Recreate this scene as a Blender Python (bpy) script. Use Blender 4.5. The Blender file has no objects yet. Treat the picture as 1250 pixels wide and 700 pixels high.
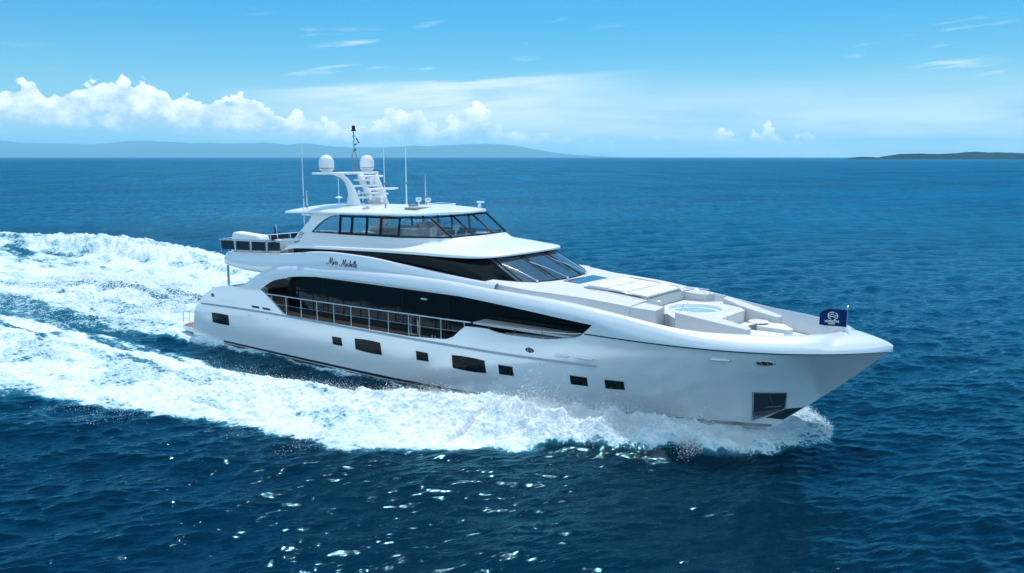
import bpy, bmesh, math, random
import numpy as np
from mathutils import Vector
random.seed(7); RNG = np.random.default_rng(11)
S = bpy.context.scene; COL = S.collection
R = math.radians

# ------------------------------------------------------------------ camera, sky, sun, exposure
HEAD = R(38.1)
cam = bpy.data.cameras.new('camera'); cam.sensor_width = 36; cam.lens = 1024 / 1250 * 36
cam.clip_start = 0.5; cam.clip_end = 90000
co = bpy.data.objects.new('camera', cam); COL.objects.link(co)
CAM = Vector((53.45, -35.187, 12.0))
co.location = CAM; co.rotation_euler = (R(90) - math.atan(158 / 1024), 0, HEAD)
S.camera = co
S.view_settings.view_transform = 'Standard'; S.view_settings.look = 'None'
S.view_settings.exposure = 0.42; S.view_settings.gamma = 1; S.view_settings.use_curve_mapping = False
S.cycles.volume_bounces = 3
SUN_EL, SUN_ROT = R(66), R(-26)
sun = bpy.data.lights.new('sun', 'SUN'); sun.energy = 2.85; sun.angle = R(0.5); sun.color = (1.0, 0.985, 0.96)
so = bpy.data.objects.new('sun', sun); COL.objects.link(so)
sd = Vector((math.sin(SUN_ROT) * math.cos(SUN_EL), math.cos(SUN_ROT) * math.cos(SUN_EL), math.sin(SUN_EL)))
so.rotation_euler = sd.to_track_quat('Z', 'Y').to_euler(); so.location = (0, 60, 120)

class NT:
    """tiny node helper"""
    def __init__(s, tree): s.t = tree; s.n = tree.nodes; s.l = tree.links
    def __call__(s, typ, ins=None, **kw):
        nd = s.n.new(typ)
        for k, v in kw.items(): setattr(nd, k, v)
        for k, v in (ins or {}).items():
            sock = nd.inputs[k]
            if isinstance(v, bpy.types.NodeSocket): s.l.new(v, sock)
            else: sock.default_value = v
        return nd
    def m(s, op, a, b=None, c=None, clamp=False):
        nd = s.n.new('ShaderNodeMath'); nd.operation = op; nd.use_clamp = clamp
        for i, v in enumerate((a, b, c)):
            if v is None: continue
            if isinstance(v, bpy.types.NodeSocket): s.l.new(v, nd.inputs[i])
            else: nd.inputs[i].default_value = v
        return nd.outputs[0]
    def ss(s, v, a, b, lo=0.0, hi=1.0):
        nd = s.n.new('ShaderNodeMapRange'); nd.interpolation_type = 'SMOOTHSTEP'
        for k, x in zip(('Value', 'From Min', 'From Max', 'To Min', 'To Max'), (v, a, b, lo, hi)):
            if isinstance(x, bpy.types.NodeSocket): s.l.new(x, nd.inputs[k])
            else: nd.inputs[k].default_value = x
        return nd.outputs[0]
    def noise(s, vec, scale, detail=4, rough=.55, dist=0.0, out=0):
        return s('ShaderNodeTexNoise', {'Vector': vec, 'Scale': scale, 'Detail': detail, 'Roughness': rough, 'Distortion': dist}).outputs[out]
    def mix(s, f, a, b):
        nd = s.n.new('ShaderNodeMix'); nd.data_type = 'RGBA'
        for i, v in ((0, f), (6, a), (7, b)):
            if isinstance(v, bpy.types.NodeSocket): s.l.new(v, nd.inputs[i])
            else: nd.inputs[i].default_value = v
        return nd.outputs[2]
    def comb(s, x, y, z=0.0):
        return s('ShaderNodeCombineXYZ', {0: x, 1: y, 2: z}).outputs[0]

W = bpy.data.worlds.new('World'); S.world = W; W.use_nodes = True
def build_world():
    t = NT(W.node_tree); bg = W.node_tree.nodes['Background']
    sky = t('ShaderNodeTexSky', sky_type='NISHITA', sun_disc=False, sun_elevation=SUN_EL, sun_rotation=SUN_ROT % (2 * math.pi),
            altitude=0, air_density=1.0, dust_density=0.6, ozone_density=2.5)
    tc = t('ShaderNodeTexCoord').outputs['Generated']
    sep = t('ShaderNodeSeparateXYZ', {0: tc}).outputs
    fx, fy = -math.sin(HEAD), math.cos(HEAD)
    fwd = t.m('ADD', t.m('MULTIPLY', sep[0], fx), t.m('MULTIPLY', sep[1], fy))
    rgt = t.m('ADD', t.m('MULTIPLY', sep[0], fy), t.m('MULTIPLY', sep[1], -fx))
    az = t.m('ARCTAN2', rgt, fwd)                       # radians, 0 in the yacht's far quarter
    el = t.m('ARCSINE', sep[2])
    # saturation of the polarised tropical sky
    hs = sky.outputs[0]
    tint = t('ShaderNodeMix', data_type='RGBA', blend_type='MULTIPLY'); tint.inputs[0].default_value = 1
    W.node_tree.links.new(hs, tint.inputs[6]); W.node_tree.links.new(t.mix(t.ss(el, 0.25, 0.9), (0.17, 0.80, 1.12, 1), (0.38, 0.88, 1.15, 1)), tint.inputs[7])
    base = tint.outputs[2]
    cloud_lit = (9.6, 10.6, 11.2, 1); cloud_sh = (5.2, 7.6, 9.0, 1)
    # pale veil close to the horizon
    veil_n = t.noise(t.comb(t.m('MULTIPLY', az, 5), t.m('MULTIPLY', el, 34)), 1.0, 5, .6)
    base = t.mix(t.m('MULTIPLY', t.m('POWER', t.ss(el, 0.225, 0.0), 1.9), .85), base, (4.2, 7.2, 8.8, 1))
    veil = t.m('MULTIPLY', t.ss(t.m('ADD', el, t.m('MULTIPLY', t.m('SUBTRACT', veil_n, .5), .05)), 0.108, 0.022), t.ss(veil_n, 0.30, 0.66, 0.25, 1.0))
    veil = t.m('MULTIPLY', veil, t.ss(az, -0.62, -0.1, .55, 1.0))
    c = t.mix(veil, base, t.mix(t.ss(az, -.5, .0), (4.2, 7.2, 8.7, 1), (9.4, 10.4, 10.9, 1)))
    # one broad sheet of high cloud, rising to the right
    el2 = t.m('SUBTRACT', el, t.m('MULTIPLY', az, 0.055))
    sh_n = t.noise(t.comb(t.m('MULTIPLY', az, 9), t.m('MULTIPLY', el2, 75)), 1.0, 6, .62, .3)
    sheet = t.m('MULTIPLY', t.ss(el2, 0.022, 0.045), t.ss(t.m('ADD', el2, t.m('MULTIPLY', sh_n, 0.018)), 0.103, 0.097))
    sheet = t.m('MULTIPLY', sheet, t.m('MULTIPLY', t.ss(az, -0.36, -0.14), t.ss(t.m('ADD', az, t.m('MULTIPLY', sh_n, .16)), 0.27, 0.05)))
    sheet = t.m('MULTIPLY', sheet, t.ss(sh_n, 0.3, 0.62, 0.2, 1.0))
    c = t.mix(t.m('MULTIPLY', sheet, .95), c, (9.2, 10.4, 10.9, 1))
    # fine streaks of cirrus
    ci = t.noise(t.comb(t.m('MULTIPLY', az, 7), t.m('MULTIPLY', t.m('SUBTRACT', el, t.m('MULTIPLY', az, .09)), 85)), 1.0, 5, .55, .2)
    ci2 = t.noise(t.comb(az, el), 7.0, 2, .5)
    cir = t.m('MULTIPLY', t.ss(ci, 0.57, 0.73), t.ss(ci2, 0.485, 0.59))
    cir = t.m('MULTIPLY', cir, t.m('MULTIPLY', t.ss(el, 0.06, 0.09), t.ss(el, 0.17, 0.14)))
    cir = t.m('MULTIPLY', cir, t.ss(az, -.42, -.12, .12, 1.0))
    c = t.mix(t.m('MULTIPLY', cir, .8), c, (8.6, 10.1, 10.8, 1))
    # cumulus: outline profile over azimuth + billows
    fc = t('ShaderNodeFloatCurve', {1: t.m('ADD', t.m('MULTIPLY', az, 0.8), 0.5)})
    cv = fc.mapping.curves[0]
    def pt(px, h): return (0.8 * math.atan((px - 625) / 1024) + 0.5, (h * (.90 if px < 450 else 1.15)) / 1024 * 8)
    prof = [(-900, 40), (-500, 70), (-120, 50), (0, 66), (45, 84), (85, 70), (98, 74), (118, 82), (150, 90), (190, 86), (235, 76), (262, 68), (300, 74), (330, 62), (370, 55), (410, 44), (450, 34),
            (480, 48), (505, 50), (530, 34), (555, 40), (585, 52), (612, 30), (655, 22), (675, 26), (700, 14), (780, 12), (860, 16), (878, 27), (900, 18), (935, 31), (955, 18), (980, 20), (1000, 8), (1100, 4), (1300, 10), (1600, 40), (2600, 60)]
    pts = [pt(*p) for p in prof]
    cv.points[0].location = pts[0]; cv.points[1].location = pts[-1]
    for p in pts[1:-1]: cv.points.new(*p)
    for p in cv.points: p.handle_type = 'AUTO_CLAMPED'
    fc.mapping.update()
    top = t.m('MULTIPLY', fc.outputs[0], 0.125)
    vec = t.comb(az, t.m('MULTIPLY', el, 1.25), 0.0)
    b1 = t.noise(vec, 30, 9, .66, .1); b2 = t.noise(vec, 110, 5, .65)
    vo = t('ShaderNodeTexVoronoi', {'Vector': t('ShaderNodeVectorMath', {0: vec, 1: t.noise(vec, 40, 3, .6, out=1)}, operation='MULTIPLY_ADD') .outputs[0] if False else vec, 'Scale': 70.0, 'Smoothness': .35}, feature='SMOOTH_F1')
    puff = t.m('SUBTRACT', 0.5, vo.outputs[0])
    bump_ = t.m('ADD', t.m('ADD', t.m('MULTIPLY', t.m('SUBTRACT', b1, .5), 0.040), t.m('MULTIPLY', t.m('SUBTRACT', b2, .5), 0.014)), t.m('MULTIPLY', puff, 0.020))
    edge = t.m('SUBTRACT', t.m('ADD', top, bump_), el)
    cum = t.ss(edge, 0.0, 0.0018)
    fade = t.m('MULTIPLY', t.ss(el, 0.020, 0.036), t.ss(edge, .09, .03, .55, 1.0)); fade = t.m('MAXIMUM', fade, t.m('MULTIPLY', t.ss(az, -.28, -.20), t.ss(el, .005, .022)))
    cum = t.m('MULTIPLY', cum, fade)
    shade = t.m('ADD', t.m('MULTIPLY', t.ss(edge, 0.045, 0.0), .60), t.m('ADD', t.m('MULTIPLY', t.m('SUBTRACT', t.noise(t('ShaderNodeVectorMath', {0: vec, 1: (.004, .005, 0)}, operation='ADD').outputs[0], 34, 8, .68), .47), 3.4), t.m('MULTIPLY', puff, .5)), clamp=True)
    ccol = t.mix(shade, (5.4, 7.4, 8.6, 1), (14.0, 13.6, 13.2, 1))
    c = t.mix(t.m('MULTIPLY', cum, .97), c, ccol)
    # blue gloom under the left bank
    # unseen broken cloud behind the camera, added to brighten the shaded sides
    oh = t.m('MULTIPLY', t.ss(t.noise(tc, 3.2, 6, .6), .32, .52), t.m('MULTIPLY', t.ss(el, .05, .25), t.ss(fwd, .12, -.25)))
    c = t.mix(t.m('MULTIPLY', oh, .9), c, (8.8, 12.2, 15.0, 1))
    W.node_tree.links.new(c, bg.inputs[0]); bg.inputs[1].default_value = 0.08
build_world()

# ------------------------------------------------------------------ helpers
def tag(o, label=None, cat=None, group=None, kind=None):
    if label: o['label'] = label
    if cat: o['category'] = cat
    if group: o['group'] = group
    if kind: o['kind'] = kind
    return o
def empty(name, loc, label, cat, group=None):
    o = bpy.data.objects.new(name, None); COL.objects.link(o); o.location = loc; o.empty_display_size = .5
    return tag(o, label, cat, group)
def wloc(o):
    v = Vector((0, 0, 0))
    while o is not None: v = v + o.location; o = o.parent
    return v
class MB:
    def __init__(s): s.v = []; s.f = []
    def add(s, v, f):
        k = len(s.v); s.v += [tuple(float(c) for c in p) for p in v]; s.f += [tuple(i + k for i in q) for q in f]; return s
    def grid(s, P, closed=False):
        n = len(P); m = len(P[0]); v = [p for r in P for p in r]; f = []
        for i in range(n - 1):
            for j in range(m - 1 + (1 if closed else 0)):
                j2 = (j + 1) % m
                f.append((i * m + j, i * m + j2, (i + 1) * m + j2, (i + 1) * m + j))
        return s.add(v, f)
    def box(s, x0, x1, y0, y1, z0, z1):
        v = [(x, y, z) for z in (z0, z1) for y in (y0, y1) for x in (x0, x1)]
        return s.add(v, [(0, 2, 3, 1), (4, 5, 7, 6), (0, 1, 5, 4), (2, 6, 7, 3), (0, 4, 6, 2), (1, 3, 7, 5)])
    def prism(s, poly, z0, z1):
        """poly: list of (x,y) or (x,y,ztop)"""
        n = len(poly); b = [(p[0], p[1], z0) for p in poly]; t = [(p[0], p[1], p[2] if len(p) > 2 else z1) for p in poly]
        f = [tuple(range(n - 1, -1, -1)), tuple(range(n, 2 * n))] + [(i, (i + 1) % n, n + (i + 1) % n, n + i) for i in range(n)]
        return s.add(b + t, f)
    def tube(s, pts, r, seg=7, cap=True):
        pts = [Vector(p) for p in pts]; rings = []
        rr = r if isinstance(r, (list, tuple)) else [r] * len(pts)
        up = None
        for i, p in enumerate(pts):
            d = (pts[min(i + 1, len(pts) - 1)] - pts[max(i - 1, 0)]).normalized()
            a = up if up is not None else (Vector((0, 0, 1)) if abs(d.z) < .9 else Vector((1, 0, 0)))
            u = d.cross(a).normalized(); w = d.cross(u).normalized(); up = -w if up is None else -w
            rings.append([p + (u * math.cos(2 * math.pi * k / seg) + w * math.sin(2 * math.pi * k / seg)) * rr[i] for k in range(seg)])
        s.grid(rings, True)
        if cap:
            k = len(s.v); s.f.append(tuple(range(k - seg, k))); s.f.append(tuple(range(k - seg * len(pts) + seg - 1, k - seg * len(pts) - 1, -1)))
        return s
    def lathe(s, prof, c, seg=24):
        """prof (r,z) list"""
        rings = [[(c[0] + r * math.cos(2 * math.pi * k / seg), c[1] + r * math.sin(2 * math.pi * k / seg), c[2] + z) for k in range(seg)] for r, z in prof]
        return s.grid(rings, True)
    def mirror(s):
        k = len(s.v); s.v += [(x, -y, z) for x, y, z in s.v]; s.f += [tuple(i + k for i in reversed(q)) for q in list(s.f)]; return s
    def pair(s, name, mat, parent=None, **k):
        o = s.build(name, mat, parent, **k); t = MB(); t.v = [(x, -y, z) for x, y, z in s.v]; t.f = [tuple(reversed(q)) for q in s.f]
        return o, t.build(name, mat, parent, **k)
    def build(s, name, mat, parent=None, label=None, smooth=None, weld=True, bevel=0):
        off = wloc(parent) if parent else Vector((0, 0, 0))
        me = bpy.data.meshes.new(name); me.from_pydata([(x - off.x, y - off.y, z - off.z) for x, y, z in s.v], [], s.f)
        bm = bmesh.new(); bm.from_mesh(me)
        if weld: bmesh.ops.remove_doubles(bm, verts=bm.verts, dist=.0015)
        bmesh.ops.recalc_face_normals(bm, faces=bm.faces); bm.to_mesh(me); bm.free()
        me.materials.append(mat)
        o = bpy.data.objects.new(name, me); COL.objects.link(o)
        if parent: o.parent = parent
        if label: o['label'] = label
        if bevel:
            md = o.modifiers.new('bevel', 'BEVEL'); md.width = bevel; md.segments = 3; md.limit_method = 'ANGLE'; md.angle_limit = R(35)
        if smooth is not None:
            me.polygons.foreach_set('use_smooth', [True] * len(me.polygons))
            me.set_sharp_from_angle(angle=R(smooth))
        return o
def I(x, tab): return float(np.interp(x, [p[0] for p in tab], [p[1] for p in tab]))
def SM(tab, n=None):
    """smooth interpolation (Catmull-Rom / monotone Hermite) through table"""
    xs = np.array([p[0] for p in tab], float); ys = np.array([p[1] for p in tab], float)
    d = np.diff(ys) / np.diff(xs); m = np.zeros_like(ys)
    for i in range(1, len(xs) - 1):
        if d[i - 1] * d[i] > 0:
            w1 = 2 * (xs[i + 1] - xs[i]) + xs[i] - xs[i - 1]; w2 = xs[i + 1] - xs[i] + 2 * (xs[i] - xs[i - 1])
            m[i] = (w1 + w2) / (w1 / d[i - 1] + w2 / d[i])
    m[0] = d[0]; m[-1] = d[-1]
    def f(x):
        x = min(max(x, xs[0]), xs[-1]); i = min(int(np.searchsorted(xs, x, 'right')) - 1, len(xs) - 2); i = max(i, 0)
        h = xs[i + 1] - xs[i]; t = (x - xs[i]) / h
        return float((2 * t**3 - 3 * t**2 + 1) * ys[i] + (t**3 - 2 * t**2 + t) * h * m[i] + (-2 * t**3 + 3 * t**2) * ys[i + 1] + (t**3 - t**2) * h * m[i + 1])
    return f
def lerp(a, b, t): return a + (b - a) * t
def resample(P, n):
    """smooth 3-D polyline through P resampled to n points by chord length"""
    P = np.array(P, float); d = np.r_[0, np.cumsum(np.linalg.norm(np.diff(P, axis=0), axis=1))]
    fs = [SM(list(zip(d, P[:, k]))) for k in range(3)]
    return [tuple(f(t) for f in fs) for t in np.linspace(0, d[-1], n)]

# ------------------------------------------------------------------ materials
def mat(name, col, rough=.4, metal=0, coat=0, spec=.5, noise=0, nscale=3, bump=0, bscale=20, ior=1.5):
    m = bpy.data.materials.new(name); m.use_nodes = True; t = NT(m.node_tree); b = m.node_tree.nodes['Principled BSDF']
    b.inputs['Base Color'].default_value = (*col, 1); b.inputs['Roughness'].default_value = rough; b.inputs['Metallic'].default_value = metal
    b.inputs['Coat Weight'].default_value = coat; b.inputs['Coat Roughness'].default_value = .04; b.inputs['Specular IOR Level'].default_value = spec; b.inputs['IOR'].default_value = ior
    geo = t('ShaderNodeNewGeometry').outputs['Position']
    if noise:
        n = t.noise(geo, nscale, 5, .6)
        c = t.mix(n, tuple(x * (1 - noise) for x in col) + (1,), tuple(min(1, x * (1 + noise)) for x in col) + (1,))
        t.l.new(c, b.inputs['Base Color'])
    if bump:
        bn = t('ShaderNodeBump', {'Strength': bump, 'Distance': .02, 'Height': t.noise(geo, bscale, 3, .5)})
        t.l.new(bn.outputs[0], b.inputs['Normal'])
    return m
M = {}
M['hull'] = mat('hull_paint', (.84, .86, .88), .22, .28, .7, noise=.01, nscale=.6, bump=.04, bscale=.5)
M['cap'] = mat('bulwark_paint', (.74, .76, .79), .25, .22, .5, noise=.01)
M['white'] = mat('gelcoat_white', (.80, .80, .80), .3, 0, .4, noise=.012, nscale=.6)
M['deckwhite'] = mat('nonskid_white', (.54, .545, .55), .6, noise=.03, nscale=4, bump=.2, bscale=60)
M['cush'] = mat('white_cushion', (.68, .67, .66), .8, noise=.03, nscale=6, bump=.25, bscale=9)
M['seam'] = mat('cushion_seam', (.33, .33, .34), .8)
M['black'] = mat('black_glass', (.004, .005, .007), .04, 0, .0, spec=.2, noise=.15, nscale=.8)
M['port'] = mat('porthole_glass', (.004, .007, .009), .10, 0, .0, spec=.16, noise=.5, nscale=2.0)
M['shield'] = mat('windshield_glass', (.03, .065, .095), .05, 0, .5, spec=1.0)
M['frame'] = mat('dark_frame', (.014, .016, .018), .6, spec=.2)
M['dark'] = mat('dark_recess', (.02, .024, .03), .6)
M['boot'] = mat('boot_stripe_black', (.008, .009, .012), .35)
M['navy'] = mat('antifouling_navy', (.02, .035, .07), .5)
M['greyline'] = mat('grey_rub_rail', (.33, .37, .42), .3, .3)
M['steel'] = mat('polished_stainless', (.78, .79, .80), .16, 1.0, noise=.04, nscale=8)
M['sign'] = mat('dark_lettering', (.035, .045, .08), .4)
M['navyprint'] = mat('navy_print', (.05, .07, .14), .5)
M['flagblue'] = mat('navy_flag_cloth', (.003, .022, .10), .9, spec=.1, noise=.2, nscale=6)
M['flagwhite'] = mat('white_flag_print', (.75, .77, .82), .8)
M['screen'] = mat('dark_tinted_panel', (.014, .018, .026), .12, noise=.2, nscale=3)
M['beige'] = mat('beige_upholstery', (.42, .37, .33), .8, noise=.1, nscale=5, bump=.2, bscale=8)
M['grey'] = mat('grey_plastic', (.22, .23, .25), .5, noise=.05)
M['pocket'] = mat('pocket_paint', (.006, .022, .036), .35, spec=.3)
M['anchor'] = mat('galvanised_anchor', (.07, .10, .12), .5, .3)
M['rock'] = mat('island_rock', (.16, .17, .15), .9, noise=.3, nscale=.01)
M['cover'] = mat('white_canvas_cover', (.74, .77, .81), .75, noise=.05, nscale=3, bump=.5, bscale=4)

def teak():
    m = mat('teak_planks', (.22, .13, .085), .65); t = NT(m.node_tree); b = m.node_tree.nodes['Principled BSDF']
    g = t('ShaderNodeNewGeometry').outputs['Position']; s = t('ShaderNodeSeparateXYZ', {0: g}).outputs
    seam = t.ss(t.m('ABSOLUTE', t.m('SUBTRACT', t.m('FRACT', t.m('MULTIPLY', s[1], 12)), .5)), .40, .47)
    n = t.noise(t.comb(t.m('MULTIPLY', s[0], 1.2), t.m('MULTIPLY', s[1], 14)), 2, 5, .6)
    c = t.mix(n, (.17, .10, .065, 1), (.31, .20, .14, 1)); t.l.new(t.mix(seam, c, (.03, .025, .02, 1)), b.inputs['Base Color'])
    return m
M['teak'] = teak()
def clear_glass():
    m = bpy.data.materials.new('clear_glass'); m.use_nodes = True; t = NT(m.node_tree); m.node_tree.nodes.remove(m.node_tree.nodes['Principled BSDF'])
    tr = t('ShaderNodeBsdfTransparent', {0: (.80, .90, .94, 1)}).outputs[0]; gl = t('ShaderNodeBsdfGlossy', {'Roughness': .02, 'Color': (.95, .98, 1, 1)}).outputs[0]
    fr = t('ShaderNodeLayerWeight', {'Blend': .5}).outputs['Facing']
    mx = t('ShaderNodeMixShader', {0: t.m('ADD', t.m('MULTIPLY', t.m('POWER', fr, 4.0), .8), .07, clamp=True), 1: tr, 2: gl}).outputs[0]
    t.l.new(mx, m.node_tree.nodes['Material Output'].inputs[0]); return m
M['clear'] = clear_glass()
def tubwater():
    m = mat('tub_water', (.10, .42, .44), .06, 0, 0, spec=.6); t = NT(m.node_tree); b = m.node_tree.nodes['Principled BSDF']
    g = t('ShaderNodeNewGeometry').outputs['Position']
    t.l.new(t.mix(t.noise(g, 2.2, 4, .6), (.07, .33, .37, 1), (.22, .55, .56, 1)), b.inputs['Base Color'])
    t.l.new(t('ShaderNodeBump', {'Strength': .5, 'Distance': .05, 'Height': t.noise(g, 5, 3, .5)}).outputs[0], b.inputs['Normal']); return m
M['tub'] = tubwater()

# ------------------------------------------------------------------ the sea
def hash2(ix, iy, seed):
    h = (ix.astype(np.int64) * 374761393 + iy.astype(np.int64) * 668265263 + seed * 1274126177) & 0xffffffff
    h = ((h ^ (h >> 13)) * 1103515245) & 0xffffffff
    return ((h ^ (h >> 16)) & 0xffff) / 65535.0
def vnoise(x, y, seed=0):
    ix = np.floor(x); iy = np.floor(y); fx = x - ix; fy = y - iy; ix = ix.astype(np.int64); iy = iy.astype(np.int64)
    fx = fx * fx * fx * (fx * (fx * 6 - 15) + 10); fy = fy * fy * fy * (fy * (fy * 6 - 15) + 10)
    a = hash2(ix, iy, seed); b = hash2(ix + 1, iy, seed); c = hash2(ix, iy + 1, seed); d = hash2(ix + 1, iy + 1, seed)
    return (a * (1 - fx) + b * fx) * (1 - fy) + (c * (1 - fx) + d * fx) * fy
def fbm(x, y, o=5, seed=0, g=.5):
    s = 0; a = 1; t = 0
    for k in range(o):
        s = s + a * vnoise(x * 2**k + 13.7 * k, y * 2**k + 7.1 * k, seed + k); t += a; a *= g
    return s / t
def billow(x, y, o=5, seed=0):
    s = 0; a = 1; t = 0
    for k in range(o):
        s = s + a * np.abs(2 * vnoise(x * 2**k + 5.3 * k, y * 2**k + 1.7 * k, seed + k) - 1); t += a; a *= .55
    return 1 - s / t
def ssn(x, a, b):
    t = np.clip((x - a) / (b - a), 0, 1); return t * t * (3 - 2 * t)
OUT = np.array([(-400, 75), (-150, 26), (-93, 20), (-72, 21), (-60, 24), (-50, 25), (-35, 21.5), (-20, 20.3), (5, 17.9), (9, 17), (13, 16.9), (17.6, 15.6), (21.5, 14.0), (26.5, 13.3), (28.2, 12.9), (29.7, 11.6), (32.4, 9.5), (34.8, 7.6), (36.3, 6.8), (38.6, 5.6), (40.5, 4.5), (41.6, 3.3), (42.5, 2.2), (43.1, 0.5), (43.4, -1)])
RC = np.array([(-30, 15), (-10, 13.5), (5, 12), (15, 10), (22, 8.4), (27, 7.3), (31, 6.7), (35, 6.0), (38, 4.9), (40, 3.6), (42, 1.9), (43.3, .5)])
RA = np.array([(-80, .8), (-45, 1.5), (-30, 1.1), (-10, .45), (5, .3), (15, .35), (22, .55), (27, .85), (31, 1.1), (35, 1.15), (38, .95), (40, .62), (42, .30), (43.3, .14), (44, 0)])
TC = np.array([(-60, 8), (-40, 7.5), (-25, 7.6), (-12, 7.3), (-3, 7.1), (4, 6.7), (10, 6.4), (20, 6.1), (28, 5.3)])
TW = np.array([(-60, 2.0), (-40, 2.0), (-25, 2.0), (-12, 1.6), (-3, 1.0), (4, 1.25), (10, 1.6), (20, 1.35), (26, .8), (29, 0)])
def foam_fields(X, Y):
    """returns density 0..1 and height of the wake"""
    A = np.abs(Y)
    wob = (fbm(X * .22, Y * .22, 4, 5) - .5) * 5.0 * ssn(-X, -40, 10) + (fbm(X * .9, Y * .9, 4, 9) - .5) * 1.8
    out = np.interp(X, OUT[:, 0], OUT[:, 1])
    e = out + wob * .8 - A
    sc = 0.5 + .9 * ssn(-X, -30, 20)
    d = ssn(e, -sc * .8, sc * 1.3)
    d = d * np.where(X > 44, 0, 1) * (1 - .40 * ssn(X, 39, 42.5))
    thin = ssn(-X, 20, 160); d = d * (1 - .35 * thin)
    # troughs of clear water beside the hull
    tc = np.interp(X, TC[:, 0], TC[:, 1]) + (fbm(X * .3, Y * 0 + 3, 3, 21) - .5) * 1.2; tw = np.interp(X, TW[:, 0], TW[:, 1])
    w2 = (fbm(X * .35, Y * 1.1, 4, 31) - .5) * 2.2
    tr = ssn(tw * 1.25 - np.abs(A - tc) + w2 * .55, -.35, .65) * (tw > .05)
    full = ssn(X, -9, 3); d = d * (1 - tr * lerp(.52, 1.0, full) * np.where((Y > 0) & (X < 0), .25, 1))
    d = np.maximum(d, .95 * ssn(-X, -8, -3) * ssn(X, -12, -3) * np.exp(-((A - 4.3) / 1.1)**4))
    # streaks of half-clear water outside the trough, drawn along the flow
    st = fbm(X * .16, Y * .75 + X * .05, 4, 41)
    zone = ssn(A, 6.5, 8) * ssn(-A, -14.5, -10.5) * ssn(-X, -14, -6)
    d = d * (1 - .55 * zone * ssn(st, .52, .68))
    # aft: greenish gaps in the churned centre
    zc = ssn(-X, -1, 12) * ssn(-A, -6.5, -4.0) * ssn(X, -60, -12)
    d = d * (1 - .45 * zc * ssn(fbm(X * .11 + 4, Y * .5, 4, 51), .50, .66))
    far = ssn(-X, 45, 110)
    d = d * (1 - .55 * far * ssn(fbm(X * .05, Y * .3, 3, 61), .45, .62))
    lace = fbm(X * .30 + 7, Y * .95 + X * .08, 5, 81)
    d = d * (1 - .30 * ssn(lace, .50, .66) * ssn(30 - X, 0, 8))
    # --- height
    rc = np.interp(X, RC[:, 0], RC[:, 1]); ra = np.interp(X, RA[:, 0], RA[:, 1])
    sg_in = 1.0 + .9 * ssn(-X, -26, 0) + 1.6 * ssn(X, 26, 32) * ssn(-X, -42, -38); sg_out = np.where(X > 30, 1.35, 2.0) + 1.5 * ssn(-X, -20, 10)
    dd = A - rc
    prof = np.where(dd < 0, np.exp(-(dd / sg_in)**2), np.exp(-(dd / sg_out)**2))
    bl = billow(X * .55, Y * .55, 6, 71)
    fine = billow(X * 1.7, Y * 1.7, 4, 91)
    h = ra * prof * (.55 + .65 * bl + .14 * (fine - .5)) * ssn(44 - X, 0, 2)
    h = np.where((Y > 0) & (X > 34), h * (1 - .6 * ssn(X, 34, 39)), h)
    h = h + d * ((bl - .5) * .42 + (fine - .5) * .09) * ssn(out - A, -.5, 2.0)
    rt = np.exp(-((X + 16) / 11)**2) * np.exp(-(A / 4.5)**2) * 1.0 + np.exp(-((X + 50) / 24)**2) * np.exp(-((A - 19) / 5.)**2) * 1.0
    h = h + rt * (.6 + .8 * bl)
    h = h - .30 * np.exp(-((A - tc) / 1.5)**2) * ssn(-X, -28, -20) * ssn(X, -30, -4)
    h = h - .35 * np.exp(-((X - 3) / 5)**2) * np.exp(-(A / 4.5)**2)
    return np.clip(d, 0, 1), h
def waves(X, Y, spacing):
    H = np.zeros_like(X); DX = np.zeros_like(X); DY = np.zeros_like(X)
    r = np.random.default_rng(5)
    main = HEAD + R(-62)          # crests run from lower left to upper right of the view
    for i in range(100):
        lam = .45 * (7.5 / .45)**(r.random()**1.1); k = 2 * math.pi / lam
        th = main + r.normal() * R(34); kx, ky = math.cos(th) * k, math.sin(th) * k; ph = r.random() * 6.283
        a = .0040 * lam**.74 * (.6 + .8 * r.random())
        if lam > 7: a *= .8
        w = np.clip((lam / spacing - 2.5) / 3, 0, 1)
        arg = kx * X + ky * Y + ph; c = np.cos(arg) * w; s = np.sin(arg) * w
        H += a * c; DX -= math.cos(th) * a * s * .9; DY -= math.sin(th) * a * s * .9
    return H, DX, DY
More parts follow.
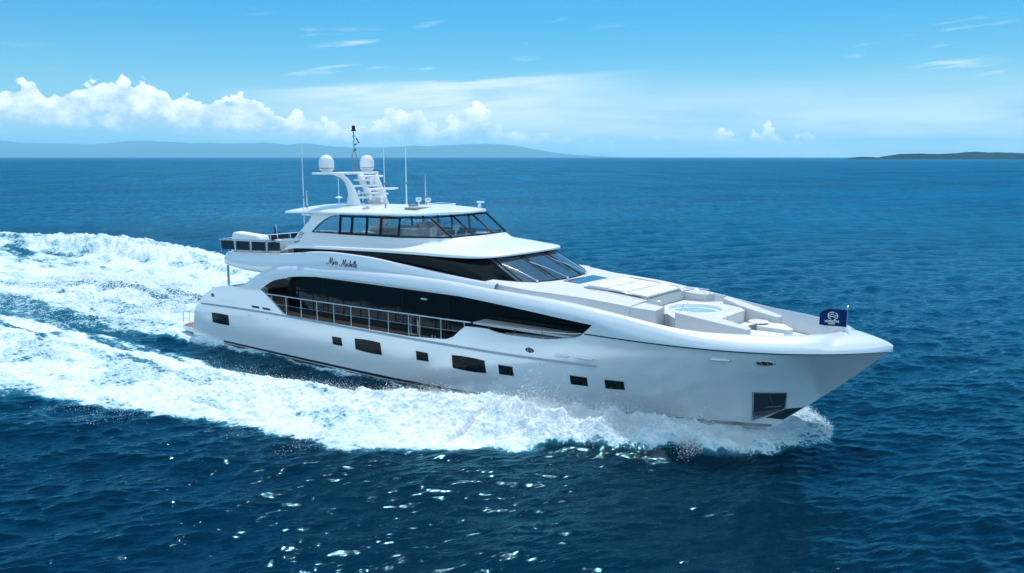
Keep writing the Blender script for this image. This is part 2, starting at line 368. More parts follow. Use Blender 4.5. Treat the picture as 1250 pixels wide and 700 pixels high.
def sea_material():
    m = bpy.data.materials.new('sea_water'); m.use_nodes = True; t = NT(m.node_tree); b = m.node_tree.nodes['Principled BSDF']
    pos = t('ShaderNodeNewGeometry').outputs['Position']
    sp = t('ShaderNodeSeparateXYZ', {0: pos}).outputs
    ca, sa = math.cos(HEAD - R(62)), math.sin(HEAD - R(62))
    u = t.m('ADD', t.m('MULTIPLY', sp[0], ca), t.m('MULTIPLY', sp[1], sa)); v = t.m('SUBTRACT', t.m('MULTIPLY', sp[1], ca), t.m('MULTIPLY', sp[0], sa))
    wv = t.comb(u, t.m('MULTIPLY', v, .34))
    n1 = t.noise(wv, 6.5, 4, .6, .3); n2 = t.noise(wv, 2.2, 4, .6, .4); n3 = t.noise(wv, .55, 4, .62, .4)
    n2 = t.m('SUBTRACT', 1, t.m('ABSOLUTE', t.m('MULTIPLY', t.m('SUBTRACT', n2, .5), 2.6))); n3 = t.m('SUBTRACT', 1, t.m('ABSOLUTE', t.m('MULTIPLY', t.m('SUBTRACT', n3, .5), 2.6))); n4 = t.noise(wv, .02, 4, .6)
    dist = t('ShaderNodeVectorMath', {0: pos, 1: tuple(CAM)}, operation='DISTANCE').outputs['Value']
    fa = t('ShaderNodeAttribute', attribute_name='foam').outputs['Fac']
    # water
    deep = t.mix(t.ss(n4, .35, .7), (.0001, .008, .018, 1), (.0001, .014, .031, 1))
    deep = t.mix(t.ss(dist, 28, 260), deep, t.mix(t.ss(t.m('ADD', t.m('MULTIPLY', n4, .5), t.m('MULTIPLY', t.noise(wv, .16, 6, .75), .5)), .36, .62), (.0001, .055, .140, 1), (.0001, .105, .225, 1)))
    # light and dark of chop groups painted into the open-water colour
    fx, fy = -math.sin(HEAD + R(8)), math.cos(HEAD + R(8))
    ff = t.m('ADD', t.m('MULTIPLY', sp[0], fx), t.m('MULTIPLY', sp[1], fy)); rg = t.m('ADD', t.m('MULTIPLY', sp[0], fy), t.m('MULTIPLY', sp[1], -fx))
    ga = t.noise(t.comb(t.m('MULTIPLY', rg, .75), t.m('MULTIPLY', ff, .16)), 1.0, 6, .75, .3); gb = t.noise(t.comb(t.m('MULTIPLY', rg, .10), t.m('MULTIPLY', ff, .008)), 1.0, 6, .72, .2)
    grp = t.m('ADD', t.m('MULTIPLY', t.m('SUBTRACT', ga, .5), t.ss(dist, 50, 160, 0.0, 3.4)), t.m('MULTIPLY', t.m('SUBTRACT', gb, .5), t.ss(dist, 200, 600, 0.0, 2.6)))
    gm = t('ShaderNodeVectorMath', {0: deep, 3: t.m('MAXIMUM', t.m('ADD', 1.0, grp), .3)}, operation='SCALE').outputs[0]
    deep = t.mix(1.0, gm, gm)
    deep = t.mix(t.ss(fa, .05, .55), deep, (.015, .11, .14, 1))
    open_ = t.ss(dist, 35, 300)
    h = t.m('ADD', t.m('ADD', t.m('MULTIPLY', n1, .034), t.m('MULTIPLY', n2, .066)), t.m('ADD', t.m('MULTIPLY', n3, .14), t.m('MULTIPLY', t.noise(wv, .13, 4, .65, .4), t.m('MULTIPLY', t.ss(dist, 60, 300), 1.0))))
    bp = t('ShaderNodeBump', {'Strength': 1.0, 'Distance': 1.0, 'Height': t.m('MULTIPLY', h, t.m('ADD', .48, t.m('MULTIPLY', open_, 2.6)))})
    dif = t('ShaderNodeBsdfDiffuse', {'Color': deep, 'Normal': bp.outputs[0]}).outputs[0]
    gls = t('ShaderNodeBsdfGlossy', {'Roughness': t.m('ADD', .05, t.m('MULTIPLY', open_, .17)), 'Normal': bp.outputs[0], 'Color': (.34, .84, 1, 1)}).outputs[0]
    fr = t('ShaderNodeFresnel', {'IOR': 1.333, 'Normal': bp.outputs[0]}).outputs[0]
    water = t('ShaderNodeMixShader', {0: t.m('MINIMUM', fr, t.m('SUBTRACT', .55, t.m('MULTIPLY', open_, .44))), 1: dif, 2: gls}).outputs[0]
    # foam
    f1 = t.noise(pos, 1.3, 8, .68, .35); f2 = t.noise(pos, 7.0, 5, .65, .2)
    vo = t('ShaderNodeTexVoronoi', {'Vector': pos, 'Scale': 2.3, 'Randomness': 1.0}, feature='DISTANCE_TO_EDGE').outputs[0]
    vfld = t.m('ADD', t.m('ADD', t.m('MULTIPLY', f1, .62), t.m('MULTIPLY', f2, .38)), t.m('MULTIPLY', t.ss(vo, 0, .25), -.10))
    val = t.m('SUBTRACT', t.m('ADD', fa, t.m('MULTIPLY', t.m('SUBTRACT', vfld, .47), 1.9)), .50)
    mask = t.m('MULTIPLY', t.ss(val, -.10, .16), t.ss(fa, .01, .06))
    fb = t('ShaderNodeBsdfPrincipled', {'Roughness': .75, 'Specular IOR Level': .2})
    t.l.new(t.mix(t.ss(val, .0, .75), (.38, .57, .65, 1), (.86, .88, .90, 1)), fb.inputs['Base Color'])
    fbp = t('ShaderNodeBump', {'Strength': .7, 'Distance': .34, 'Height': t.m('ADD', t.noise(pos, 2.2, 6, .65), t.m('MULTIPLY', f2, .35))})
    t.l.new(fbp.outputs[0], fb.inputs['Normal'])
    mx = t('ShaderNodeMixShader', {0: mask, 1: water, 2: fb.outputs[0]})
    t.l.new(mx.outputs[0], m.node_tree.nodes['Material Output'].inputs[0]); return m
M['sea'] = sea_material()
def build_sea():
    rr = [.5, 4, 8, 12, 15, 17.5]; 
    while rr[-1] < 3000: rr.append(rr[-1] + max(.075, rr[-1]**2 / 21000))
    while rr[-1] < 45000: rr.append(rr[-1] * 1.25)
    rr = np.array(rr)
    dn = np.linspace(-R(41), R(41), 1500); cs = np.linspace(R(41), 2 * math.pi - R(41), 90)[1:-1]
    th = np.r_[dn, cs]; nT = len(th)
    step = np.r_[np.full(1500, R(82) / 1500), np.full(88, R(3.1))]
    Rr, Th = np.meshgrid(rr, th, indexing='ij'); St = np.broadcast_to(step, Rr.shape)
    ang = HEAD - Th     # heading: forward = (-sin, cos)
    X = CAM.x - np.sin(ang) * Rr; Y = CAM.y + np.cos(ang) * Rr
    dr = np.maximum(.075, Rr**2 / 21000)
    H, DX, DY = waves(X, Y, np.maximum(dr, Rr * St))
    near = (Rr < 420) & (X < 46) & (np.abs(Y) < 90)
    d = np.zeros_like(X); hh = np.zeros_like(X)
    d[near], hh[near] = foam_fields(X[near], Y[near])
    fade = ssn(460 - (np.abs(X) ), 0, 60)
    H = H * (1 - .45 * np.clip(d, 0, 1)) + hh
    inside = (X > 2) & (X < 40) & (np.abs(Y) < np.interp(X, (2, 20, 26, 30, 34, 38, 40), (4.2, 4.2, 3.8, 3.0, 1.9, .7, .1)))
    H = np.where(inside, -.9, H); d = np.where(inside, 0, d)
    X = X + DX; Y = Y + DY
    n = len(rr); V = np.stack([X, Y, H], -1).reshape(-1, 3)
    i = np.arange(n - 1)[:, None] * nT; j = np.arange(nT)[None, :]; j2 = (j + 1) % nT
    F = np.stack([i + j, i + nT + j, i + nT + j2, i + j2], -1).reshape(-1, 4)
    F = F[:, ::-1]
    dens = d.reshape(-1)
    isf = (dens[F].mean(1) > .02)
    def mk(name, FF):
        used, inv = np.unique(FF, return_inverse=True); inv = inv.reshape(-1)
        me = bpy.data.meshes.new(name); me.vertices.add(len(used)); me.vertices.foreach_set('co', V[used].astype(np.float32).ravel())
        me.loops.add(len(inv)); me.loops.foreach_set('vertex_index', inv.astype(np.int32))
        me.polygons.add(len(FF)); me.polygons.foreach_set('loop_start', (np.arange(len(FF)) * 4).astype(np.int32))
        me.update(calc_edges=True); me.polygons.foreach_set('use_smooth', np.ones(len(FF), bool))
        at = me.attributes.new('foam', 'FLOAT', 'POINT'); at.data.foreach_set('value', dens[used].astype(np.float32))
        me.materials.append(M['sea']); o = bpy.data.objects.new(name, me); COL.objects.link(o); return o
    tag(mk('sea', F[~isf]), kind='structure')
    tag(mk('wake_foam', F[isf]), 'white churned foam of the wake spreading along and behind the yacht', 'wake', kind='stuff')
build_sea()

def build_spray():
    """flying drops along the bow wave: thousands of tiny drops, one object"""
    r = np.random.default_rng(3); pts = []; sz = []
    def burst(n, x0, x1, side, lift, spread, pw=1.0, s0=.005, s1=.020, rcoff=0.0):
        X = x0 + (x1 - x0) * r.random(n)**pw
        rc = np.interp(X, RC[:, 0], RC[:, 1]); ra = np.interp(X, RA[:, 0], RA[:, 1])
        clump = fbm(X * 1.1, X * 0 + side * 3, 4, 77)
        A = rc + rcoff + r.normal(size=n) * spread * (.5 + clump)
        hmax = ra * lift * (.4 + 1.3 * clump) * np.exp(-((A - rc) / (spread * 2.2))**2)
        z = ra * .75 * np.exp(-((A - rc) / 1.6)**2) + hmax * r.exponential(.24, n)
        pts.append(np.stack([X, A * side, z], -1)); sz.append(s0 + (s1 - s0) * r.random(n)**4)
    burst(120000, 24, 42.4, -1, .70, .50)
    burst(110000, 30, 41, -1, .8, .55, rcoff=-.4)
    burst(2500, 20, 29, -1, .4, 1.5, rcoff=2.6, s1=.014)
    burst(12000, 8, 26, -1, .8, 1.5)
    burst(6000, 38, 42.6, 1, .6, .4)
    # loose drops thrown ahead of the outer foam edge
    n = 2500; X = 12 + 17 * r.random(n); o = np.interp(X, OUT[:, 0], OUT[:, 1])
    cl = fbm(X * .5, X * 0 + 9, 3, 19); A = o + (r.random(n)**2.0) * 3.2 * ssn(cl, .40, .66) - .7
    pts.append(np.stack([X, -A, .10 + r.exponential(.12, n)], -1)); sz.append(.005 + .012 * r.random(n)**3)
    # stern
    n = 14000; X = -4 - 26 * r.random(n); A = r.normal(size=n) * 3.5
    pts.append(np.stack([X, A, .4 + np.exp(-((X + 16) / 11)**2) * 1.2 * np.exp(-(A / 4.5)**2) + r.exponential(.22, n)], -1)); sz.append(.012 + .035 * r.random(n)**3)
    P = np.concatenate(pts); s = np.concatenate(sz)
    # keep drops out of the hull
    hbw = np.interp(P[:, 0], (0, 20, 26, 30, 34, 38, 40.5), (4.7, 4.72, 4.35, 3.75, 2.9, 1.75, .6))
    keep = (np.abs(P[:, 1]) > hbw + .05) | (P[:, 0] > 41.5 + P[:, 2]) | (P[:, 0] < -.6); P = P[keep]; s = s[keep]
    O = np.array([(1, 1, 1), (1, -1, -1), (-1, 1, -1), (-1, -1, 1)], float) * .8
    T = np.array([(0, 1, 2), (0, 3, 1), (0, 2, 3), (1, 3, 2)])
    V = (P[:, None, :] + O[None] * s[:, None, None] * (.7 + .7 * r.random((len(P), 1, 3)))).reshape(-1, 3)
    F = (np.arange(len(P))[:, None, None] * 4 + T[None]).reshape(-1, 3)
    me = bpy.data.meshes.new('bow_spray'); me.vertices.add(len(V)); me.vertices.foreach_set('co', V.astype(np.float32).ravel())
    me.loops.add(F.size); me.loops.foreach_set('vertex_index', F.astype(np.int32).ravel())
    me.polygons.add(len(F)); me.polygons.foreach_set('loop_start', (np.arange(len(F)) * 3).astype(np.int32)); me.update(calc_edges=True)
    me.polygons.foreach_set('use_smooth', np.ones(len(F), bool))
    m = mat('spray_drops', (.93, .95, .96), .5); me.materials.append(m)
    o = bpy.data.objects.new('bow_spray', me); COL.objects.link(o)
    tag(o, 'fine white spray drops thrown up along the bow wave and stern', 'spray', kind='stuff')
build_spray()
def build_mist():
    """fine airborne spray hanging over the bow wave: one closed volume"""
    mb = MB(); rows = []
    for x in np.linspace(22, 43.6, 28):
        rc = float(np.interp(x, RC[:, 0], RC[:, 1])); w = float(np.interp(x, (22, 28, 38, 42, 43.6), (1.6, 2.6, 2.2, 1.2, .4))); h = float(np.interp(x, (22, 27, 33, 38, 42, 43.6), (.9, 1.7, 2.1, 1.9, 1.1, .3)))
        rows.append([(x, -(rc + w * a), b * h + (-.25 if b == 0 else 0)) for a, b in ((-1.2, 0), (-1.2, .6), (-.7, 1), (.2, 1), (.9, .6), (1.2, 0))])
    mb.grid(rows, True); n = len(mb.v); mb.f += [tuple(range(6)), tuple(range(n - 6, n))]
    m = bpy.data.materials.new('mist'); m.use_nodes = True; t = NT(m.node_tree); m.node_tree.nodes.remove(m.node_tree.nodes['Principled BSDF'])
    g = t('ShaderNodeNewGeometry').outputs['Position']; sp = t('ShaderNodeSeparateXYZ', {0: g}).outputs
    fc = t('ShaderNodeFloatCurve', {1: t.m('DIVIDE', t.m('SUBTRACT', sp[0], 20), 25)}); cv = fc.mapping.curves[0]
    P = [((x - 20) / 25, float(np.interp(x, RC[:, 0], RC[:, 1])) / 10) for x in (20, 24, 28, 32, 36, 39, 41, 43, 45)]
    cv.points[0].location = P[0]; cv.points[1].location = P[-1]
    for q in P[1:-1]: cv.points.new(*q)
    fc.mapping.update()
    off = t.m('ABSOLUTE', t.m('ADD', t.m('ADD', t.m('MULTIPLY', fc.outputs[0], 10), -.5), sp[1]))
    nz = t.noise(g, .9, 5, .65, .4)
    hx = t.ss(sp[0], 22, 31, .8, 1.9)
    k = t.m('SUBTRACT', t.m('SUBTRACT', t.m('MULTIPLY', nz, 2.4), t.m('DIVIDE', sp[2], hx)), t.m('ADD', .42, t.m('MULTIPLY', t.m('POWER', off, 2), .16)))
    k = t.m('MULTIPLY', t.m('MAXIMUM', k, 0), t.m('MULTIPLY', t.ss(sp[0], 22.3, 27), t.ss(sp[0], 43.4, 40)))
    v = t('ShaderNodeVolumePrincipled', {'Color': (.93, .98, 1, 1), 'Density': t.m('MULTIPLY', k, 1.1), 'Anisotropy': .3})
    t.l.new(v.outputs[0], m.node_tree.nodes['Material Output'].inputs['Volume'])
    try: m.cycles.volume_step_rate = .12
    except Exception: pass
    o = mb.build('bow_mist', m, None, 'soft white mist of fine spray hanging along the near side of the bow'); tag(o, cat='mist', kind='stuff')
build_mist()

# ------------------------------------------------------------------ distant land
def px_dir(px, dist):
    a = HEAD - math.atan((px - 625) / 1024); d = dist / math.cos(math.atan((px - 625) / 1024))
    return CAM.x - math.sin(a) * d, CAM.y + math.cos(a) * d
def ridge(name, prof, dist, depth, mt, seed, label=None, n=300, rough=.12):
    xs = np.linspace(prof[0][0], prof[-1][0], n); mb = MB(); rows = []
    f = SM(prof)
    for k, t in enumerate(np.linspace(0, 1, 15)):
        row = []
        for i, x in enumerate(xs):
            h = f(x) / 1024 * dist * math.sin(math.pi * min(t * 1.0, 1))**.8
            nz = float(fbm(np.array([x * .045 + 5 * t]), np.array([t * 5.0 + seed]), 5, seed)[0])
            h *= 1 + (nz - .5) * 2 * rough
            X, Y = px_dir(x, dist + depth * (t - .5)); row.append((X, Y, max(h, 0) - 2))
        rows.append(row)
    return tag(mb.grid(rows).build(name, mt, None, label, smooth=180, weld=False), kind='structure')
M['hazed_hills'] = mat('far_hills', (.045, .105, .13), .9, spec=0, noise=.3, nscale=.002)  # blue of distance haze painted into the hill colour
ridge('hills', [(-500, 10), (-300, 24), (-120, 18), (-40, 24), (30, 18), (120, 16), (180, 19), (250, 17), (300, 17), (330, 18), (352, 15), (375, 17), (410, 13), (450, 12), (500, 13), (540, 14), (575, 16), (610, 16), (650, 10), (690, 4), (730, 1.5), (770, 0)], 31000, 5000, M['hazed_hills'], 3)
ISL = mat('island_cover', (.03, .06, .045), .9, spec=0)
def island_mat():
    t = NT(ISL.node_tree); b = ISL.node_tree.nodes['Principled BSDF']; g = t('ShaderNodeNewGeometry').outputs['Position']
    n = t.noise(g, .012, 5, .65); n2 = t.noise(g, .05, 3, .6)
    c = t.mix(n, (.002, .018, .028, 1), (.007, .036, .042, 1)); t.l.new(t.mix(t.ss(n2, .69, .72), c, (.32, .32, .30, 1)), b.inputs['Base Color'])
island_mat()
ridge('island', [(1026, 0), (1036, 2.2), (1044, 2.8), (1058, 3.0), (1066, 2.4), (1072, 3.6), (1086, 5.8), (1100, 6.3), (1130, 6.3), (1160, 7.6), (1190, 8.4), (1230, 7.6), (1260, 7.6), (1300, 5.6), (1400, 6.5), (1600, 3), (1700, 0)], 5200, 900, ISL, 8, rough=.25)
for k, (px, w) in enumerate(((1036, 5), (1050, 4), (1062, 7))):
    X, Y = px_dir(px, 5000); pass

# ------------------------------------------------------------------ haze: one closed box of thin air
def build_haze():
    o = MB().box(CAM.x - 46000, CAM.x + 46000, CAM.y - 46000, CAM.y + 46000, -3.6, 850).build('haze', None or bpy.data.materials.new('haze_air'))
    m = o.data.materials[0]; m.use_nodes = True; nt = m.node_tree; nt.nodes.remove(nt.nodes['Principled BSDF'])
    v = nt.nodes.new('ShaderNodeVolumePrincipled'); v.inputs['Density'].default_value = 4.0e-5; v.inputs['Color'].default_value = (.45, .87, 1, 1); v.inputs['Anisotropy'].default_value = .15
    nt.links.new(v.outputs[0], nt.nodes['Material Output'].inputs['Volume']); tag(o, kind='stuff', label='thin pale blue sea haze over the far water and hills', cat='haze')
build_haze()

# ================================================================== THE YACHT
Y0 = empty('yacht', (0, 0, 0), 'long white three-deck motor yacht with dark windows speeding to the right', 'yacht')
STEM = [(39.3, -1.2), (40.39, -.02), (41.26, .87), (42.11, 1.58), (43.09, 2.43), (44.03, 3.26), (45.1, 4.3)]
def stem_x(z): return float(np.interp(z, [p[1] for p in STEM], [p[0] for p in STEM]))
def stem_z(x): return float(np.interp(x, [p[0] for p in STEM], [p[1] for p in STEM]))
def hb(X, Z):
    s = min(max(Z / 4.3, -.25), 1); sc = max(s, 0); xs = stem_x(Z); xa = 18 + 12 * sc; p = 2.06 + 2.3 * sc
    t = min(max(0, (X - xa) / (xs - xa)), 1)
    b = (4.6 + .1 * s) * (1 - t**p)
    if Z < 0: b *= 1 + .12 * Z
    return b - .22 * max(0, (8 - X) / 8)**2
AFT = [(1.55, -.4), (1.81, .68), (2.0, 1.3), (2.17, 1.82), (2.83, 2.44), (3.48, 2.97), (4.68, 3.49), (6.06, 3.83), (7.8, 3.90), (9.96, 3.95)]
aft_z = SM(AFT)
OB = [(9.96, 3.95), (10.78, 3.48), (12.0, 2.70), (12.5, 2.63), (22.75, 2.72), (25.3, 2.92), (25.79, 3.12), (26.3, 3.55), (26.62, 3.75), (27.3, 3.79), (27.9, 3.80), (28.6, 3.70), (29.37, 3.68), (31.42, 3.75), (32.96, 4.0), (33.4, 4.18), (34.0, 4.74)]
OT = [(9.96, 3.95), (10.6, 4.32), (11.46, 4.68), (13.2, 5.05), (15, 5.21), (17.03, 5.31), (20, 5.35), (22.81, 5.34), (25.82, 5.25), (29.37, 5.06), (32.06, 4.87), (34.0, 4.74)]
ot = SM(OT)
CR = [(7.6, 3.90), (9.0, 4.66), (10.0, 5.12), (11, 5.44), (12, 5.6), (13.2, 5.72), (16, 5.83), (18, 5.89), (22, 5.92), (25, 5.88), (27.3, 5.76), (29, 5.68), (31, 5.6), (33, 5.48), (35, 5.28), (37, 5.03), (38, 4.93), (39, 4.88), (41, 4.88), (43.4, 4.93), (44.3, 4.84), (45.0, 4.68), (45.25, 4.55)]
crest = SM(CR)
CI = SM([(7.6, 4.3), (27, 4.33), (30, 4.27), (33, 4.2), (35, 4.2), (36.5, 4.13), (37, 4.08), (38, 3.9), (39, 3.6), (40, 3.22), (41, 2.75), (42, 2.03), (43, 1.1), (43.4, 0.0), (45.25, 0)])
def xsamples():
    xs = sorted(set([round(x, 3) for x in np.arange(1.55, 45.1, .22)] + [p[0] for p in AFT] + [p[0] for p in OB] + [p[0] for p in STEM if p[0] > 30] + [45.05] + [round(x, 3) for x in np.arange(9.9, 14, .1)] + [round(x, 3) for x in np.arange(25.2, 27, .08)]))
    return [x for x in xs if 1.55 <= x <= 45.05]
def shell(name, mt, xs, z0f, z1f, off=0, thick=.12, rows=16, inner=True, parent=Y0, label=None):
    mb = MB(); O = []; N = []
    for x in xs:
        z0, z1 = z0f(x), z1f(x); zs = np.linspace(z0, max(z1, z0 + .001), rows)
        O.append([(x, -(hb(x, z) + off), z) for z in zs]); N.append([(x, -max(hb(x, z) - thick, .0), z) for z in zs])
    mb.grid(O)
    if inner:
        mb.grid(N); mb.grid([[o[-1], n[-1]] for o, n in zip(O, N)]); mb.grid([[o[0], n[0]] for o, n in zip(O, N)]); mb.grid([O[0], N[0]])
    return mb.mirror().build(name, mt, parent, label, smooth=32) if inner else mb.pair(name, mt, parent, smooth=32)[0]
XS = xsamples()
hull = shell('hull', M['hull'], sorted(set(XS + [34.35])),
      lambda x: -1.2 if x < 39.3 else stem_z(x), lambda x: aft_z(x) if x < 9.96 else (I(x, OB) if x <= 34 else lerp(4.74, 4.32, min(1, (x - 34) / .35)) + .012), rows=26)
# arch band + bow cap
def cap():
    mb = MB(); rows = []
    xs = sorted(set([7.62, 34.35] + [x for x in XS if 7.62 < x < 45.0] + [34.01] + list(np.linspace(43.2, 45.22, 22))))
    for x in xs:
        if x < 9.96: z0 = aft_z(x) - .03
        elif x <= 34: z0 = ot(x)
        else: z0 = lerp(4.74, 4.32, min(1, (x - 34) / .35)) if x < 34.35 else 4.32
        t = max(0, (x - 30) / 15.25); K = 4.70 * (1 - min(t, 1)**4.3) + .06 * min(1, (45.25 - x) * 2)
        K = max(K, .001)
        zc = max(crest(x), z0 + .02); ci = min(CI(x), K - .001)
        hv = zc - z0; rz = min(.50, hv); rz = lerp(rz, hv, float(ssn(np.array(x), 33.5, 36.5)))
        row = [(x, -(K - .05), z0), (x, -K, z0 + .004), (x, -K, zc - rz * .999)]
        pw = lerp(2.0, 1.5, float(ssn(np.array(x), 35, 40)))
        for a in np.linspace(0, math.pi / 2, 12)[1:]:
            row.append((x, -(ci + (K - ci) * max(math.cos(a), 0)**(2 / pw)), zc - rz + rz * math.sin(a)**(2 / 2.0)))
        fl = 4.0 if x > 36 else (lerp(5.45, 4.90, max(0, (x - 27) / 7)) if x < 34 else lerp(4.90, 4.0, (x - 34) / 2))
        if x < 12: fl = zc - .3
        if x < 43.3: row += [(x, -max(ci - .02, 0.0), zc - .03), (x, -max(ci - .10, 0.0), min(fl, zc - .1))]
        else: row += [row[-1], row[-1]]
        rows.append(row)
    mb.grid(rows); return mb.mirror().build('bulwark_cap', M['cap'], Y0, smooth=28)
cap()
mb = MB(); rows = []
for x in list(np.arange(33.6, 45.0, .2)) + [45.03]:
    z = 4.285; b = hb(x, z); rows.append([(x, -(b - .01), z - .03), (x, -(b + .022), z - .022), (x, -(b + .022), z + .02), (x, -(b - .01), z + .025)])
mb.grid(rows).pair('knuckle_shadow_line', M['frame'], hull, smooth=30)  # dark strip painting the shadow line below the cap
# transom, platform
mb = MB(); rows = []
for z in np.linspace(-.4, 3.85, 18):
    x = float(np.interp(z, [p[1] for p in AFT], [p[0] for p in AFT])) + .05
    rows.append([(x + .35 * (1 - (y / 4.7)**2) * 0 + .02, y, z) for y in np.linspace(-hb(x, z) + .03, hb(x, z) - .03, 15)])
mb.grid(rows).build('transom', M['hull'], Y0, smooth=60)
mb = MB(); P = []
for x, w in ((-.32, 3.0), (-.28, 3.7), (-.1, 4.15), (.3, 4.38), (1, 4.45), (2.3, 4.5)): P.append((x, -w))
P = P + [(x, -y) for x, y in reversed(P)]
plat = mb.prism(P, .18, .46).build('swim_platform', M['hull'], Y0, bevel=.07, smooth=40)
MB().prism([(x + (.08 if x < 1 else 0), y * .975) for x, y in P], .462, .475).build('teak_pad', M['teak'], plat)
mb = MB()
for x0 in (-.45, ):
    for yy in (-3.9, -2.9, 3.9):
        r_ = MB().tube([(.42, yy, .47), (.42, yy, 1.28), (.36, yy, 1.36), (-.38, yy + .05, 1.30), (-.45, yy + .05, 1.22), (-.47, yy + .05, .47)], .028)
        r_.tube([(.42, yy, .85), (-.46, yy + .05, .83)], .018); r_.build('stern_rail', M['steel'], Y0, smooth=60)
# boot stripe and bottom paint, rub rail
shell('boot_stripe', M['boot'], [x for x in XS if 5.5 < x < 40.7], lambda x: max(.10 + .004 * (x - 6), stem_z(x) if x > 40.3 else -9) if x > 40.3 else .05 + .004 * (x - 6), lambda x: .17 + .006 * (x - 6), off=.012, rows=3, inner=False)
shell('bottom_paint', M['navy'], [x for x in XS if 5.5 < x < 40.35], lambda x: -1.1 if x < 39.4 else stem_z(x) + .02, lambda x: .0 + .004 * (x - 6), off=.01, rows=5, inner=False)
RUB = SM([(3.07, 2.36), (7, 2.50), (12.2, 2.58), (19.6, 2.60), (27.9, 2.68), (34.2, 2.86)])
mb = MB(); rows = []
for x in np.arange(3.05, 34.2, .25):
    z = RUB(x); b = hb(x, z); e = min(1, (x - 3.04) * 4, (34.25 - x) * 4); w = .075
    rows.append([(x, -(b - .02), z - w), (x, -(b + .05 * e), z - w * .7), (x, -(b + .055 * e), z + w * .3), (x, -(b - .02), z + w)])
mb.grid(rows).pair('rub_rail', M['greyline'], Y0, smooth=60)

# ---- ports in the hull
def hullpatch(c, off, n=6, side=-1, arch=0.0, grow=0.0):
    """c: four (X,Z) corners: top aft, top fwd, bottom fwd, bottom aft"""
    cx = sum(p[0] for p in c) / 4; cz = sum(p[1] for p in c) / 4
    c = [(p[0] + grow * (1 if p[0] > cx else -1), p[1] + grow * (1 if p[1] > cz else -1)) for p in c]; rows = []
    for u in np.linspace(0, 1, n + 1):
        row = []
        for v in np.linspace(0, 1, 5):
            x = lerp(lerp(c[0][0], c[1][0], u), lerp(c[3][0], c[2][0], u), v); z = lerp(lerp(c[0][1], c[1][1], u), lerp(c[3][1], c[2][1], u), v)
            z += arch * 4 * u * (1 - u) * (1 - 2 * v)
            row.append((x, side * (hb(x, z) + off), z))
        rows.append(row)
    return rows
def port_window(c, arch=0.0):
    for side in (-1, 1):
        outer = hullpatch(c, .016, side=side, arch=arch, grow=.035); inn = hullpatch(c, .022, side=side, arch=arch)
        n = len(outer) - 1
        def loop(g): return [r[0] for r in g] + g[n][1:] + [r[-1] for r in g][-2::-1] + g[0][-2:0:-1]
        base = hullpatch(c, -.02, side=side, arch=arch, grow=.035)
        a, b_, c_ = loop(outer), loop(inn), loop(base)
        back = loop(hullpatch(c, .004, side=side, arch=arch))
        f = MB(); f.grid([c_, a, b_, back], True)
        w = f.build('porthole_window', M['frame'], hull, smooth=50)
        MB().grid(hullpatch(c, .008, side=side, arch=arch)).build('pane', M['port'], w, smooth=50)
port_window([(4.36, 1.84), (6.22, 1.88), (6.26, 1.30), (4.40, 1.28)], .03)
port_window([(16.50, 1.86), (17.22, 1.88), (17.28, 1.48), (16.54, 1.47)])
port_window([(18.43, 2.00), (20.40, 2.03), (20.51, 1.44), (18.46, 1.46)], .04)
port_window([(23.18, 1.98), (23.94, 1.98), (24.0, 1.60), (23.21, 1.57)])
port_window([(25.70, 2.13), (27.75, 2.15), (27.78, 1.57), (25.71, 1.53)], .04)
port_window([(28.66, 2.08), (29.43, 2.09), (29.41, 1.68), (28.64, 1.65)])
port_window([(32.60, 2.13), (33.37, 2.12), (33.28, 1.72), (32.51, 1.70)])
port_window([(34.28, 2.14), (35.08, 2.15), (34.98, 1.75), (34.16, 1.71)])
def ell(cx, cz, rx, rz, off, side=-1, n=20, sh=0.0):
    return [(cx + rx * math.cos(a), side * (hb(cx + rx * math.cos(a), cz + rz * math.sin(a) + sh * math.cos(a)) + off), cz + rz * math.sin(a) + sh * math.cos(a)) for a in np.linspace(0, 2 * math.pi, n, endpoint=False)]
def oval(name, cx, cz, rx, rz, m1, m2, sh=0.0, bars=0):
    for side in (-1, 1):
        a = ell(cx, cz, rx * 1.25, rz * 1.3, -.01, side, sh=sh); b_ = ell(cx, cz, rx * 1.22, rz * 1.27, .035, side, sh=sh); c_ = ell(cx, cz, rx, rz, .035, side, sh=sh); d_ = ell(cx, cz, rx * .97, rz * .95, .012, side, sh=sh)
        o = MB().grid([a, b_, c_, d_], True).build(name, m1, hull, smooth=50)
        e = ell(cx, cz, rx * .97, rz * .95, .013, side, sh=sh); MB().add(e, [tuple(range(len(e)))]).build('opening', m2, o)
        for k in range(bars):
            xx = cx + rx * (-.35 + .7 * k / max(1, bars - 1)); zz = cz + sh * (xx - cx) / rx
            MB().tube([(xx, side * (hb(xx, zz - rz) + .03), zz - rz * .85), (xx, side * (hb(xx, zz + rz) + .03), zz + rz * .85)], .022).build('roller', m1, o, smooth=60)
oval('fairlead', 30.58, 3.12, .26, .13, M['steel'], M['dark'], 0, 2)
oval('fairlead', 41.12, 3.76, .30, .10, M['steel'], M['dark'], 0.0, 2)
oval('fairlead', 4.62, 3.08, .20, .13, M['steel'], M['dark'], 0, 1)
for cx, cz, rx in ((32.33, 3.10, .40), (33.5, 3.13, .46), (39.55, 3.80, .45)):
    for side in (-1, 1):
        rr_ = []
        for dz, of in ((-.07, -.01), (-.05, .09), (.02, .10), (.075, -.01)):
            rr_.append([(x, side * (hb(x, cz + dz) + of * min(1, 8 * (rx - abs(x - cx)) + .02)), cz + dz * min(1, 6 * (rx - abs(x - cx)) + .1)) for x in np.linspace(cx - rx, cx + rx, 14)])
        MB().grid(rr_).build('courtesy_light', M['white'], hull, smooth=60)
